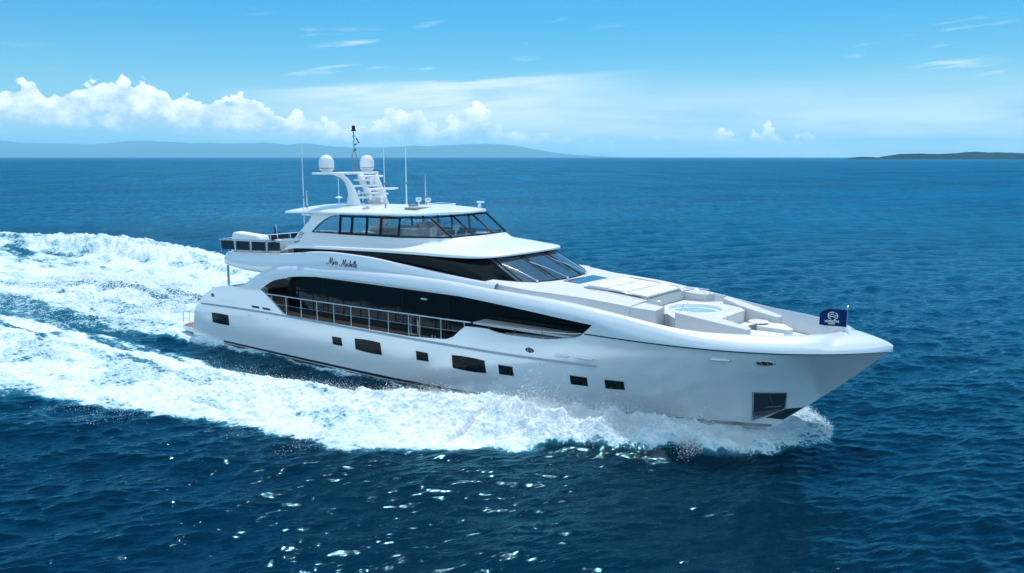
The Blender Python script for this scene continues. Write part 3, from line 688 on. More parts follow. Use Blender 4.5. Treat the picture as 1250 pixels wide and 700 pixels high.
for cx, cz in ((9.3, 2.80), (10.4, 2.80)):
    MB().grid(hullpatch([(cx - .38, cz + .07), (cx + .38, cz + .07), (cx + .38, cz - .06), (cx - .38, cz - .06)], .012, n=3)).build('vent_slot', M['dark'], hull)
for cx, cz in ((31.08, 2.52), (31.29, 2.52), (8.6, 2.22), (10.45, 2.18)):
    MB().lathe([(0, .05), (.04, .04), (.05, 0)], (0, 0, 0), 10).build('drain', M['steel'], hull)
    o = bpy.data.objects[-1] if False else None
for o in [o for o in COL.objects if o.name.startswith('drain')]:
    k = [o2.name for o2 in COL.objects if o2.name.startswith('drain')].index(o.name); cx, cz = ((31.08, 2.52), (31.29, 2.52), (8.6, 2.22), (10.45, 2.18))[k]
    o.location = (cx, -hb(cx, cz), cz); o.rotation_euler = (R(90), 0, 0)
# anchor pocket
for side in (-1, 1):
    c = [(40.23, 2.09), (41.38, 2.14), (41.12, 1.28), (39.78, .52)]
    o = MB().grid(hullpatch(c, .012, side=side)).build('anchor_pocket', M['pocket'], hull, label='dark square anchor pocket', smooth=40)
    MB().grid(hullpatch([(41.16, 1.26), (41.80, 1.36), (40.98, .66), (40.30, .70)], .011, side=side)).build('stem_plate', M['pocket'], hull, smooth=40)  # dark colour stands in for the sea reflected in the polished plate
    MB().grid(hullpatch([(39.86, .98), (41.05, 1.28), (41.03, 1.20), (39.84, .62)], .02, side=side)).build('chafe_plate', M['anchor'], o, smooth=40)
    pk = hullpatch(c, .03, side=side, grow=.03); n = len(pk) - 1
    lp = [r[0] for r in pk] + pk[n][1:] + [r[-1] for r in pk][-2::-1] + pk[0][-2:0:-1]
    MB().tube(lp + [lp[0]], .022, 6).build('pocket_frame', M['grey'], o)
    an = MB(); x, z = 40.78, 1.55; y = hb(x, z) + .06
    an.tube([(x, side * (hb(x, 2.05) + .05), 2.05), (x - .02, side * y, 1.5)], .022)
    an.tube([(x - .45, side * (hb(x - .45, 1.25) + .05), 1.25), (x - .2, side * (hb(x - .2, 1.38) + .09), 1.36), (x + .1, side * (hb(x + .1, 1.38) + .09), 1.38), (x + .3, side * (hb(x + .3, 1.45) + .05), 1.42)], [.02, .045, .045, .02])
    an.build('anchor', M['anchor'], o, smooth=60)

# ---- main deck
xs_ = list(np.arange(2.5, 36, .5)); P = [(x, -(hb(x, 2.6) - .09)) for x in xs_]; P = P + [(x, -y) for x, y in reversed(P)]
MB().prism(P, 2.5, 2.615).build('main_deck', M['teak'], Y0)
# saloon: dark glass block
sal = [(10.9, 3.4), (12, 3.62), (20, 3.62), (28, 3.58), (31, 3.5), (33, 3.4), (35, 3.2)]
P = [(x, -y) for x, y in sal]; P = P + [(x, y) for x, y in reversed(sal)]
MB().prism(P, 2.9, 5.3).build('saloon_windows', M['black'], Y0)
MB().prism([(x, y * 1.006) for x, y in P], 2.616, 2.92).build('saloon_sill', M['frame'], Y0)
fw = [(28.4, 3.78), (30, 3.75), (33, 3.62), (35, 3.4)]
P = [(x, -y) for x, y in fw] + [(35, -3.2), (28.4, -3.4)]
P = [(x, y, lerp(3.52, 3.85, (x - 28.4) / 6.6)) for x, y in P]; mb = MB().prism(P, 2.62, 4.0); mb.pair('forward_coaming', M['white'], Y0)
mb = MB()
mb.prism([(28.0, -3.90), (33.9, -3.85), (33.9, -3.80), (28.0, -3.84)], 4.16, 4.22); mb.pair('coaming_handrail', M['frame'], Y0, bevel=.03)
# seams in the black glass
for x in (14.5, 17.8, 21.2, 24.6):
    MB().box(x - .012, x + .012, -3.64, -3.6, 2.92, 5.3).pair('glass_joint', M['frame'], Y0)
# ceiling light / small fitting above side deck
MB().box(22.6, 23.0, -3.68, -3.60, 4.55, 4.62).build('deck_lamp', M['white'], Y0)
# loose dining chairs seen on aft side of saloon are dark reflections only
# side rail
RT = SM([(10.2, 3.74), (16.64, 3.80), (22.7, 3.90), (24.9, 3.93), (26.9, 3.98)])
rail = MB().tube([(x, -4.62, RT(x)) for x in np.linspace(10.25, 26.9, 30)], .045, 8).build('side_rail', M['steel'], Y0, smooth=60)
MB().tube([(x, -4.6, RT(x) - .55) for x in np.linspace(11.2, 26.0, 20)], .018, 6).build('middle_rail', M['steel'], rail, smooth=60)
for x in (10.93, 12.33, 13.73, 15.18, 16.66, 18.12, 19.6, 21.1, 22.62, 23.42, 24.92, 26.5):
    MB().tube([(x, -4.62, max(I(x, OB), 2.6)), (x, -4.62, RT(x))], .032, 7).build('rail_post', M['steel'], rail, smooth=60)
gate = MB().tube([(22.76, -4.6, 2.86), (22.76, -4.6, 3.78), (23.27, -4.6, 3.80), (23.27, -4.6, 2.88), (22.76, -4.6, 2.86)], .026, 6).build('boarding_gate', M['steel'], rail, smooth=60)
railp = MB().tube([(x, 4.62, RT(x)) for x in np.linspace(10.25, 26.9, 30)], .045, 8).build('side_rail', M['steel'], Y0, smooth=60)
for x in (10.93, 13.73, 16.66, 19.6, 22.62, 24.92): MB().tube([(x, 4.62, max(I(x, OB), 2.6)), (x, 4.62, RT(x))], .032, 7).build('rail_post', M['steel'], railp)
fr = MB().tube([(27.0, -4.55, 3.98), (28, -4.55, 4.0), (29.57, -4.54, 4.02), (31.18, -4.5, 4.06), (32.79, -4.45, 4.14), (33.3, -4.42, 4.22)], .028, 7).build('forward_rail', M['steel'], Y0, smooth=60)
for x in (28.0, 29.57, 31.18, 32.79): MB().tube([(x, -4.52, I(x, OB)), (x, -4.52, I(x, [(27, 3.98), (29.6, 4.02), (32.8, 4.14)]))], .02, 6).build('rail_post', M['steel'], fr)
# mooring bitts on side deck
for x in (24.05, 24.25): MB().tube([(x, -4.35, 2.62), (x, -4.35, 2.92)], .04).build('bitt', M['steel'], Y0, smooth=60)
# cockpit aft bulkhead, coaming
MB().box(10.92, 10.95, -3.35, 3.35, 2.9, 5.1).build('aft_glass_door', M['black'], Y0)
for s in (-1, 1):
    MB().tube([(5.9, s * 4.25, 3.8), (5.9, s * 4.25, 5.12)], .075, 10).build('overhang_pillar', M['steel'], Y0, smooth=60)
c_ = MB().prism([(4.2, -4.45), (9.0, -4.4), (9.0, -3.9), (4.9, -3.9), (4.9, 3.9), (9.0, 3.9), (9, 4.4), (4.2, 4.45)], 3.0, 3.62).build('cockpit_bulwark', M['white'], Y0, bevel=.05)
MB().prism([(7.0, -4.40), (9.3, -4.35), (9.3, -3.7), (7.0, -3.9)], 3.6, 3.90).pair('cockpit_step', M['white'], Y0)

# ---- upper deck overhang + name bulwark, swept round the stern
TT = SM([(4.4, 5.92), (5.13, 5.95), (8, 6.04), (11, 6.22), (12.5, 6.36), (13.7, 6.50), (15, 6.62), (16.3, 6.67), (18.8, 6.63), (21.9, 6.41), (24.6, 6.19), (26.5, 6.04), (28.2, 5.97)])
LL = SM([(4.4, 5.30), (5.56, 5.12), (9.07, 4.90), (11, 5.0), (14, 5.25), (18, 5.45), (24, 5.5), (28.2, 5.45)])
def namesec(x):
    T, L = TT(x), LL(x); T = max(T, L + .05)
    return [(-.62, L - .02), (-.30, L - .01), (-.06, L + .04), (.0, L + .12), (.03, lerp(L, T, .45)), (-.04, lerp(L, T, .8)), (-.10, T - .05), (-.17, T - .005), (-.26, T), (-.34, T - .04), (-.36, T - .3)]
path = [(x, -4.36) for x in np.arange(28.2, 6.4, -.25)]
for a in np.linspace(0, math.pi / 2, 10): path.append((6.2 - 1.75 * math.sin(a), -2.76 - 1.60 * math.cos(a)))
path += [(4.45, y) for y in np.linspace(-2.4, 0, 6)]
path = path + [(x, -y) for x, y in reversed(path[:-1])]
rows = []
for i, (x, y) in enumerate(path):
    a = path[max(0, i - 1)]; b = path[min(len(path) - 1, i + 1)]; tx, ty = b[0] - a[0], b[1] - a[1]; l = math.hypot(tx, ty); nx, ny = ty / l, -tx / l
    if nx * (x - 16) / 12 + ny * y / 4 < 0: nx, ny = -nx, -ny
    back = max(0, -nx)      # raked after face
    lean = 0.55 * back
    rows.append([(x + nx * o - lean * (1 - (TT(x) - z) / max(TT(x) - LL(x), .1)) * -1 * 0.9 - lean * .0, y + ny * o, z) for o, z in namesec(x)])
bul = MB().grid(rows).build('upper_bulwark', M['cap'], Y0, smooth=35)
up = [(4.9, 3.0), (5.6, 3.9), (7, 4.15), (27, 4.15), (30, 4.1), (33, 4.0)]
P = [(x, -y) for x, y in up] + [(x, y) for x, y in reversed(up)]
MB().prism(P, 5.10, 5.30).build('upper_deck_slab', M['white'], Y0)
MB().prism([(x, y * .97) for x, y in P if x < 27.5], 5.66, 5.72).build('upper_deck', M['teak'], Y0)
MB().prism([(12.0, -4.05), (27.4, -4.05), (27.4, -3.4), (12, -3.4)], 5.72, 5.86).pair('upper_side_deck', M['white'], Y0)
# name lettering, laid on the bulwark face
def surf_y(x, z, side=-1):
    s = namesec(x)[3:7]; zz = [p[1] for p in s]; oo = [p[0] for p in s]
    return side * (4.36 + float(np.interp(z, zz, oo)))
def text_mesh(txt, size, shear=0.0, bold=0.0):
    cu = bpy.data.curves.new('t', 'FONT'); cu.body = txt; cu.size = size; cu.shear = shear; cu.offset = bold; cu.resolution_u = 3; cu.extrude = 0
    o = bpy.data.objects.new('t', cu); COL.objects.link(o); bpy.context.view_layer.update()
    me = o.to_mesh(); v = [tuple(p.co) for p in me.vertices]; f = [tuple(p.vertices) for p in me.polygons]
    o.to_mesh_clear(); bpy.data.objects.remove(o); bpy.data.curves.remove(cu); return v, f
def script_strokes():
    """brush-script 'Miss Michelle': polylines in letter space (height of small letters = 1)"""
    L = []
    def M_(x): return [[(x - .9, .35), (x - .75, .0), (x - .35, -.15), (x, .1), (x + .25, 1.0), (x + .45, 2.1), (x + .55, 1.2), (x + .62, .15), (x + .85, 1.1), (x + 1.2, 2.2), (x + 1.2, 1.1), (x + 1.15, .15), (x + 1.35, -.3), (x + 1.55, .1)]]
    def i_(x): return [[(x - .15, .1), (x + .1, 1.0), (x + .12, .1), (x + .35, .1)], [(x + .22, 1.4), (x + .27, 1.5)]]
    def s_(x): return [[(x - .1, .1), (x + .25, 1.05), (x + .4, .6), (x + .42, .1), (x + .15, .0)], [(x + .42, .1), (x + .6, .15)]]
    def c_(x): return [[(x + .5, .85), (x + .3, 1.0), (x + .05, .6), (x + .15, .05), (x + .55, .15)]]
    def h_(x): return [[(x - .1, .1), (x + .3, 1.5), (x + .35, 2.1), (x + .15, 1.9), (x + .1, .0), (x + .3, .8), (x + .5, .9), (x + .5, .1), (x + .7, .1)]]
    def e_(x): return [[(x, .4), (x + .4, .7), (x + .3, 1.0), (x + .05, .7), (x + .1, .05), (x + .55, .15)]]
    def l_(x): return [[(x, .1), (x + .35, 1.5), (x + .35, 2.1), (x + .15, 1.7), (x + .15, .1), (x + .4, .1)]]
    x = 0
    for ch, w in zip('Miss Michelle', (1.6, .4, .6, .8, 1.2, 1.6, .4, .6, .7, .55, .42, .42, .6)):
        if ch == 'M': L += M_(x)
        elif ch in 'ische l'.replace(' ', ''): L += {'i': i_, 's': s_, 'c': c_, 'h': h_, 'e': e_, 'l': l_}[ch](x)
        x += w
    return L, x
L_, wdt = script_strokes()
for side in (-1, 1):
    mb = MB(); sx = 2.62 / (wdt + .9)
    for st in L_:
        n = max(4, len(st) * 3); pts = resample([(p[0], p[1], 0) for p in st], n) if len(st) > 2 else [(p[0], p[1], 0) for p in st]
        Q = []
        for p in pts:
            u = (p[0] + .9) * sx; x = 15.85 + u if side < 0 else 18.45 - u; z = 6.02 - .018 * u + p[1] * .175 * (1 - .02 * u); Q.append((x, surf_y(x, z, side) + side * .006, z))
        mb.tube(Q, .021, 5)
    mb.build('yacht_name', M['sign'], bul, label='yacht name in dark script lettering')

# ---- superstructure: pilothouse glass (raised wheelhouse)
base = [(12, -3.66, 5.7), (18, -3.64, 5.72), (24, -3.56, 5.80), (26.5, -3.42, 5.88), (28.0, -3.15, 5.93), (28.55, -2.95, 5.94)]
top_ = [(12, -3.60, 6.95), (18, -3.54, 6.98), (23, -3.42, 7.05), (24.6, -3.25, 7.05), (25.9, -3.02, 7.05), (26.4, -2.8, 7.05)]
b_ = resample(base, 26); t_ = resample(top_, 26)
mb = MB().grid([[tuple(lerp(p[k], q[k], v) + (0 if k != 1 else -.05 * math.sin(math.pi * v)) for k in range(3)) for v in np.linspace(0, 1, 6)] for p, q in zip(b_, t_)])
mb.pair('wheelhouse_side_glass', M['black'], Y0, smooth=60)
fb = [(28.55, -2.95, 5.94), (29.15, -2.3, 5.95), (29.55, -1.2, 5.96), (29.68, 0, 5.96)]; ft = [(26.4, -2.8, 7.05), (26.75, -2.2, 7.08), (26.98, -1.2, 7.1), (27.05, 0, 7.12)]
fb = fb + [(x, -y, z) for x, y, z in reversed(fb[:-1])]; ft = ft + [(x, -y, z) for x, y, z in reversed(ft[:-1])]
B_ = resample(fb, 31); T_ = resample(ft, 31)
ws = MB().grid([[tuple(lerp(p[k], q[k], v) for k in range(3)) for v in np.linspace(0, 1, 8)] for p, q in zip(B_, T_)]).build('windscreen', M['shield'], Y0, smooth=60)
for i in (1, 10, 20, 29):      # mullions
    MB().tube([tuple(lerp(B_[i][k], T_[i][k], v) + (.015 if k == 2 else 0) for k in range(3)) for v in np.linspace(0, 1, 6)], .035, 6).build('mullion', M['frame'], ws, smooth=60)
for i, j, nm in ((4, 1, 0), (13, 9, 0), (22, 18, 0)):     # wipers
    p, q = B_[i], T_[i]; foot = (p[0] + .08, p[1], p[2] + .05)
    tip = tuple(lerp(B_[j][k], T_[j][k], .62) + (.06 if k == 2 else 0) for k in range(3))
    w = MB().tube([foot, tuple(lerp(foot[k], tip[k], .5) + (.05 if k == 2 else 0) for k in range(3)), tip], .022, 6).build('wiper', M['steel'], ws, smooth=60)
    bl0 = tuple(lerp(B_[j][k], T_[j][k], .18) + (.04 if k == 2 else 0) for k in range(3)); bl1 = tuple(lerp(B_[j][k], T_[j][k], .95) + (.04 if k == 2 else 0) for k in range(3))
    MB().tube([bl0, bl1], .02, 5).build('blade', M['frame'], w)
    MB().lathe([(0, .10), (.06, .09), (.08, 0)], (foot[0] + .03, foot[1], foot[2] - .06), 10).build('wiper_motor', M['steel'], w)

# ---- fly deck: side panels flowing into the brow
O_ = [(10.6, -3.90, 6.15), (11.1, -3.92, 6.33), (11.7, -3.92, 6.50), (12.5, -3.92, 6.62), (15, -3.93, 6.74), (18, -3.93, 6.84), (21, -3.93, 6.92), (23, -3.92, 6.95), (24.6, -3.86, 6.96), (25.8, -3.70, 6.98), (26.6, -3.35, 7.0), (27.15, -2.6, 7.03), (27.45, -1.4, 7.06), (27.55, 0, 7.07)]
I_ = [(10.55, -3.40, 6.18), (10.75, -3.15, 6.50), (11.1, -3.03, 6.85), (11.64, -3.0, 7.35), (15, -3.0, 7.54), (18, -3.0, 7.61), (20.4, -2.98, 7.65), (21.6, -2.90, 7.70), (22.5, -2.78, 7.73), (23.1, -2.6, 7.75), (23.6, -2.3, 7.76), (23.8, -1.5, 7.78), (23.88, -.8, 7.79), (23.92, 0, 7.79)]
N_ = 90
def both(O, I_):
    d = np.r_[0, np.cumsum([math.dist(O[i], O[i + 1]) for i in range(len(O) - 1)])]; t = np.unique(np.r_[np.linspace(0, d[-1], N_), d])
    def ev(P): fs = [SM(list(zip(d, [p[k] for p in P]))) for k in range(3)]; return [tuple(f(x) for f in fs) for x in t]
    return ev(O), ev(I_)
Oo, Ii = both(O_, I_)
rows = []
for p, q in zip(Oo, Ii):
    fx = float(ssn(np.array(p[0] if p[1] < -3.8 else 27), 17, 25.5)); f = lerp(.35, .84, fx)
    hz = q[2] - p[2]; lip = min(.13, hz * .4)
    foot = lerp(.62, .62, fx)
    m1 = tuple(lerp(p[k], q[k], f) for k in range(2)) + (p[2] + lip + (hz - lip) * lerp(.30, .55, fx),)
    cx, cy = lerp(p[0], q[0], .02), lerp(p[1], q[1], .02)
    m0 = tuple(lerp(p[k], q[k], f * .5) for k in range(2)) + (p[2] + lip + (m1[2] - p[2] - lip) * lerp(.42, .52, fx),)
    m2 = tuple(lerp(m1[k], q[k], .35) for k in range(2)) + (lerp(m1[2], q[2], .22),)
    und = (lerp(p[0], q[0], .25), lerp(p[1], q[1], .25), p[2] + .02)
    u0 = (lerp(p[0], q[0], .02), lerp(p[1], q[1], .02), p[2] - .01)
    rows.append([und, u0, p, (p[0], p[1], p[2] + lip * .6), (cx, cy, p[2] + lip), m0, m1, m2, q])
fly = MB().grid(rows).mirror().build('flybridge_coaming', M['white'], Y0, smooth=30)
# dark soffit under the brow and fly-deck floor
P = [(p[0] - .05, p[1] * .985) for p in Oo if p[0] > 12]; P = P + [(x, -y) for x, y in reversed(P)]
mb = MB(); n = len(P); vs = [(x, y, float(np.interp(x, [12, 18, 21, 24.6, 27.5], [6.60, 6.83, 6.91, 6.95, 7.05]))) for x, y in P]
mid = [(x, 0, z + .03) for x, y, z in vs]
h2 = n // 2; mb.grid([[vs[i], (vs[i][0], vs[i][1] * .5, vs[i][2] + .02), (vs[i][0], 0, vs[i][2] + .03), (vs[i][0], -vs[i][1] * .5, vs[i][2] + .02), (vs[i][0], -vs[i][1], vs[i][2])] for i in range(h2)])
mb.build('brow_soffit', M['black'], Y0, smooth=60)
MB().prism([(11.2, -2.9), (22.6, -2.8), (23.5, -2.2), (23.5, 2.2), (22.6, 2.8), (11.2, 2.9)], 7.06, 7.10).build('flybridge_floor', M['deckwhite'], Y0)
MB().prism([(11.2, -3.3), (12.2, -3.5), (12.2, 3.5), (11.2, 3.3)], 5.72, 7.05).build('aft_bulkhead', M['white'], Y0)

# ---- sky lounge: pillar panel, windows, roof
arch = [(12.97, 7.56), (13.25, 7.80), (13.6, 8.05), (14.1, 8.34), (14.6, 8.53), (15.0, 8.60), (15.38, 8.62)]
aftedge = [(10.95, 6.75), (11.64, 7.40), (12.3, 7.95), (12.75, 8.30), (12.8, 8.6), (12.81, 8.66)]
def hy(z): return 3.0 - .12 * (z - 7.5) / 1.1
mb = MB()
def panel(xs, z0f, z1f):
    O = []; N = []
    for x in xs:
        z0, z1 = z0f(x), z1f(x); zs = np.linspace(z0, max(z1, z0 + .002), 8)
        O.append([(x, -(hy(z) + .012), z) for z in zs]); N.append([(x, -(hy(z) - .10), z) for z in zs])
    mb.grid(O); mb.grid(N); mb.grid([[a[-1], b[-1]] for a, b in zip(O, N)]); mb.grid([[a[0], b[0]] for a, b in zip(O, N)]); mb.grid([O[0], N[0]]); mb.grid([O[-1], N[-1]])
panel(np.linspace(11.1, 12.97, 20), lambda x: I(x, [(11.0, 6.8), (11.64, 7.32), (15, 7.5)]), lambda x: I(x, aftedge))
panel(np.linspace(12.97, 15.38, 24), lambda x: I(x, [(11.64, 7.32), (15, 7.5), (15.5, 7.52)]), lambda x: I(x, [(12.97, 7.56), (15.38, 7.60)]))
panel(np.linspace(12.97, 15.38, 24), lambda x: I(x, arch), lambda x: 8.72)
pil = mb.pair('aft_pillar', M['white'], Y0, smooth=40)
# flare of pillar under the roof
MB().prism([(12.0, -2.98), (12.85, -2.96), (12.85, -2.84), (12.0, -2.86)], 8.50, 8.66).pair('roof_bracket', M['white'], Y0)
SILL = [(15.38, -3.01, 7.60), (20.3, -2.99, 7.69), (21.3, -2.93, 7.73), (22.2, -2.82, 7.76), (23.1, -2.62, 7.79), (23.6, -2.3, 7.80), (23.86, -.8, 7.83), (23.9, 0, 7.83)]
HEAD_ = [(15.38, -2.90, 8.62), (20.3, -2.84, 8.72), (20.8, -2.80, 8.74), (21.3, -2.74, 8.75), (21.8, -2.62, 8.76), (22.12, -2.36, 8.78), (22.36, -.8, 8.80), (22.4, 0, 8.80)]
lounge = MB().tube([(x, y, z) for x, y, z in SILL[:6]] , .05, 6).tube([(x, y, z) for x, y, z in HEAD_[:6]], .05, 6).tube(SILL[5:] + [(x, -y, z) for x, y, z in reversed(SILL[5:-1])], .045, 6).tube(HEAD_[5:] + [(x, -y, z) for x, y, z in reversed(HEAD_[5:-1])], .045, 6)
lounge.tube([(x, -y, z) for x, y, z in SILL[:6]], .05, 6).tube([(x, -y, z) for x, y, z in HEAD_[:6]], .05, 6)
lounge = lounge.build('window_band_frame', M['frame'], Y0, smooth=60)
def sidept(x, top, s):
    T = HEAD_ if top else SILL
    return (x, s * -I(x, [(p[0], p[1]) for p in T[:6]]), I(x, [(p[0], p[2]) for p in T[:6]]))
for s in (-1, 1):
    s_ = s
    # arched pane
    a = [(x, s * (hy(z) - .03), z) for x, z in arch]; b = [(x, s * (hy(z) - .03), z) for x, z in ((15.38, 7.60), (12.97, 7.56))]
    w = MB().tube([(x, s * (hy(z) + .015), z) for x, z in arch] + [(15.38, s * 3.0, 7.6), (12.97, s * 3.01, 7.56)], .03, 6).build('arched_window', M['frame'], lounge, smooth=60)
    MB().add(a + b, [tuple(range(len(a) + 2))]).build('pane', M['clear'], w)
    xs_ = (15.42, 16.46, 17.72, 18.87, 20.35)
    for k in range(4):
        x0, x1 = xs_[k] + .05, xs_[k + 1] - .05
        g = lambda x, top: (x, s * (2.87 if top else 2.985) * (1 if x < 20 else .997), I(x, [(15.38, 8.58), (20.3, 8.68)]) if top else I(x, [(15.38, 7.64), (20.3, 7.73)]))
        q = [g(x0, 0), g(x1, 0), g(x1, 1), g(x0, 1)]
        w = MB().tube(q + [q[0]], .06 if k in (0, 3) else .045, 6).build('side_window', M['frame'], lounge, smooth=30)
        MB().add(q, [(0, 1, 2, 3)]).build('pane', M['clear'], w)
    # long forward side pane and corner post
    sb = resample([(p[0], -s * p[1], p[2]) for p in SILL[1:6]], 9); st = resample([(p[0], -s * p[1], p[2]) for p in HEAD_[1:6]], 9)
    w = MB().tube([sb[0], st[0]], .06, 6).tube([sb[-1], st[-1]], .06, 6).build('corner_window', M['frame'], lounge, smooth=60)
    MB().grid([[p, q] for p, q in zip(sb, st)]).build('pane', M['clear'], w, smooth=60)
fs = [-2.3, -.8, .8, 2.3]
def fpt(y, top):
    T = HEAD_ if top else SILL; k = abs(y) / 2.3
    xs2 = (22.4, 22.36, 22.12) if top else (23.9, 23.86, 23.6)
    return (float(np.interp(abs(y), (0, .8, 2.3), xs2)), y * (2.36 / 2.3 if top else 1), float(np.interp(abs(y), (0, .8, 2.3), (8.80, 8.80, 8.78) if top else (7.83, 7.83, 7.80))))
for k in range(3):
    ys = np.linspace(fs[k], fs[k + 1], 5)
    w = MB().tube([fpt(fs[k + 1], 0), fpt(fs[k + 1], 1)], .05, 6).build('front_window', M['frame'], lounge, smooth=60)
    MB().grid([[fpt(y, 0), fpt(y, 1)] for y in ys]).build('pane', M['clear'], w, smooth=60)
    yw = fs[k] + .9; p = fpt(yw, 0)
    MB().tube([(p[0] + .25, yw - .1, 7.66), (p[0] + .08, yw, 7.74), (p[0] + .0, yw + .12, 7.86)], .03, 6).build('wiper', M['grey'], w)
# roof
def roof():
    mb = MB(); top = []; bot = []
    xs = 15.99 + 6.9 * np.sin(np.linspace(-math.pi / 2, math.pi / 2, 60)); xs = np.unique(np.r_[xs, np.linspace(9.09, 9.5, 6), np.linspace(21.5, 22.89, 12)])
    ze = SM([(9.0, 8.50), (12, 8.66), (16, 8.76), (20.5, 8.85), (22.9, 8.93)])
    for x in xs:
        u = (x - 15.99) / 6.9; e = 10 if u < 0 else 7
        w = max(.0, 1 - abs(u)**e)**(.5) * 3.12; w = max(w, .02)
        z = ze(x); th = .13; cr = .30 * min(1, (1 - abs(u)**3) * 1.25 + .1)
        ys = [-1, -.995, -.985, -.97, -.93, -.8, -.6, -.4, -.2, 0, .2, .4, .6, .8, .93, .97, .985, .995, 1]
        top.append([(x, y * w, z + th * (1 - max(0, (abs(y) - .97) / .03)**2) * .9 * min(1, w) + cr * (1 - abs(y)**2.4)) for y in ys])
        bot.append([(x, y * w * .985, z - .02 * 0) for y in ys])
    mb.grid(top); mb.grid(bot); mb.grid([[t[0], b[0]] for t, b in zip(top, bot)]); mb.grid([[t[-1], b[-1]] for t, b in zip(top, bot)]); mb.grid([top[0], bot[0]]); mb.grid([top[-1], bot[-1]])
    return mb.build('hardtop', M['white'], Y0, smooth=40), ze
hard, ze = roof()
def rz(x, y):
    u = (x - 15.99) / 6.9; return ze(x) + .117 + .30 * min(1, (1 - abs(u)**3) * 1.25 + .1) * (1 - (abs(y) / 3.12)**2.4)
# emblem on the aft pillar, laid on the curved panel by casting rays at it
from mathutils.bvhtree import BVHTree
BV = BVHTree.FromPolygons([v.co[:] for v in fly.data.vertices], [tuple(q.vertices) for q in fly.data.polygons])
BV2 = BVHTree.FromPolygons([v.co[:] for v in pil[0].data.vertices], [tuple(q.vertices) for q in pil[0].data.polygons])
def on_pillar(x, z, s):
    ys = []
    for B in (BV, BV2):
        h = B.ray_cast(Vector((x, -8, z)), Vector((0, 1, 0)))
        if h[0] is not None and h[0].y < -2: ys.append(h[0].y)
    y = min(ys) if ys else -3.05
    return (x, -s * (y - .022), z)
for s in (-1, 1):
    mb = MB(); cx, cz = 12.02, 7.30
    for a0, a1, r_ in ((20, 165, .21), (200, 340, .21)):
        mb.tube([on_pillar(cx + r_ * math.cos(R(a)), cz + r_ * .8 * math.sin(R(a)) + .02, s) for a in np.linspace(a0, a1, 12)], .016, 5)
    mb.tube([on_pillar(cx - .2, cz, s), on_pillar(cx, cz + .08, s), on_pillar(cx + .2, cz - .02, s)], .014, 5)
    v, f = text_mesh('HORIZON', .14, 0, .004)
    mb.add([on_pillar((cx - .30 + p[0]) if s < 0 else (cx + .30 - p[0]), cz - .36 + p[1], s) for p in v], f)
    mb.build('maker_emblem', M['navyprint'], fly)

# ---- mast
mast = MB()
def blade(s):
    st = [(9.12, 13.95, 15.35, 1.12, .24), (9.35, 14.05, 15.2, 1.12, .20), (9.75, 14.15, 15.0, 1.12, .17), (10.1, 14.12, 14.8, 1.14, .16), (10.45, 13.98, 14.55, 1.18, .15), (10.75, 13.7, 14.3, 1.26, .15), (10.95, 13.1, 14.1, 1.40, .18), (11.0, 12.7, 14.0, 1.5, .22)]
    rows = []
    for z, xa, xf, y, hw in st:
        rows.append([(xa, s * (y - hw * .25), z), (xa, s * (y + hw * .25), z), (lerp(xa, xf, .3), s * (y + hw), z), (lerp(xa, xf, .8), s * (y + hw * .7), z), (xf, s * y, z), (lerp(xa, xf, .8), s * (y - hw * .7), z), (lerp(xa, xf, .3), s * (y - hw), z)])
    mast.grid(rows, True)
blade(-1); blade(1)
wing = [(12.15, 1.2), (12.25, 2.2), (12.5, 2.5), (12.95, 2.5), (13.3, 2.1), (13.9, 1.6), (14.15, 1.1), (14.0, .3)]
P = [(x, -y) for x, y in wing] + [(x, y) for x, y in reversed(wing)]
mast.prism(P, 10.96, 11.08)
mastO = mast.build('mast_arch', M['white'], Y0, smooth=40, bevel=.025)
for z, x, w in ((10.25, 14.3, .05), (9.58, 14.9, .06)):
    MB().box(x - .18, x + .18, -1.2, 1.2, z - w, z + w).build('cross_bar', M['white'], mastO, bevel=.03)
# centre radar brackets and scanners
ctr = MB().prism([(13.7, -.30), (15.1, -.22), (15.1, .22), (13.7, .30)], 10.55, 10.66).prism([(14.2, -.34), (16.2, -.26), (16.2, .26), (14.2, .34)], 9.78, 9.88)
ctr.tube([(14.0, 0, 10.95), (14.3, 0, 10.3), (14.7, 0, 9.8), (15.0, 0, 9.3)], [.22, .2, .2, .25], 10).build('radar_bracket', M['white'], mastO, smooth=50, bevel=.02)
for (x, z, L, ang) in ((14.95, 10.80, .85, R(10)), (15.95, 10.06, 1.35, R(-4))):
    rs = MB().lathe([(0, -.16), (.17, -.16), (.20, -.12), (.20, -.04), (.1, 0), (0, 0)], (x, 0, z - .02), 16).build('radar_scanner', M['white'], mastO, smooth=50)
    c, s_ = math.cos(ang), math.sin(ang); v = []
    bar = MB(); rows = []
    for u in np.linspace(-1, 1, 9):
        e = .75 if abs(u) == 1 else 1
        rows.append([(x + u * L * s_ + .09 * math.cos(k) * e * c, u * L * c - .09 * math.cos(k) * e * s_, z + .05 + .07 * math.sin(k) * e) for k in np.linspace(0, 2 * math.pi, 10, endpoint=False)])
    bar.grid(rows, True); bar.f += [tuple(range(10)), tuple(range(80, 90))]; bar.build('scanner_bar', M['white'], rs, smooth=50)
for (x, y, z, r_) in ((14.9, .0, 9.62, .16), (15.3, .5, 9.45, .13), (14.4, 0.55, 10.46, .12), (15.3, -.4, 9.66, .10), (14.5, -.6, 9.9, .08)):
    MB().lathe([(0, -.18), (r_ * .7, -.18), (r_, -.1), (r_, .02), (r_ * .7, .10), (0, .12)], (x, y, z), 14).build('speaker_dome', M['white'], mastO, smooth=50)
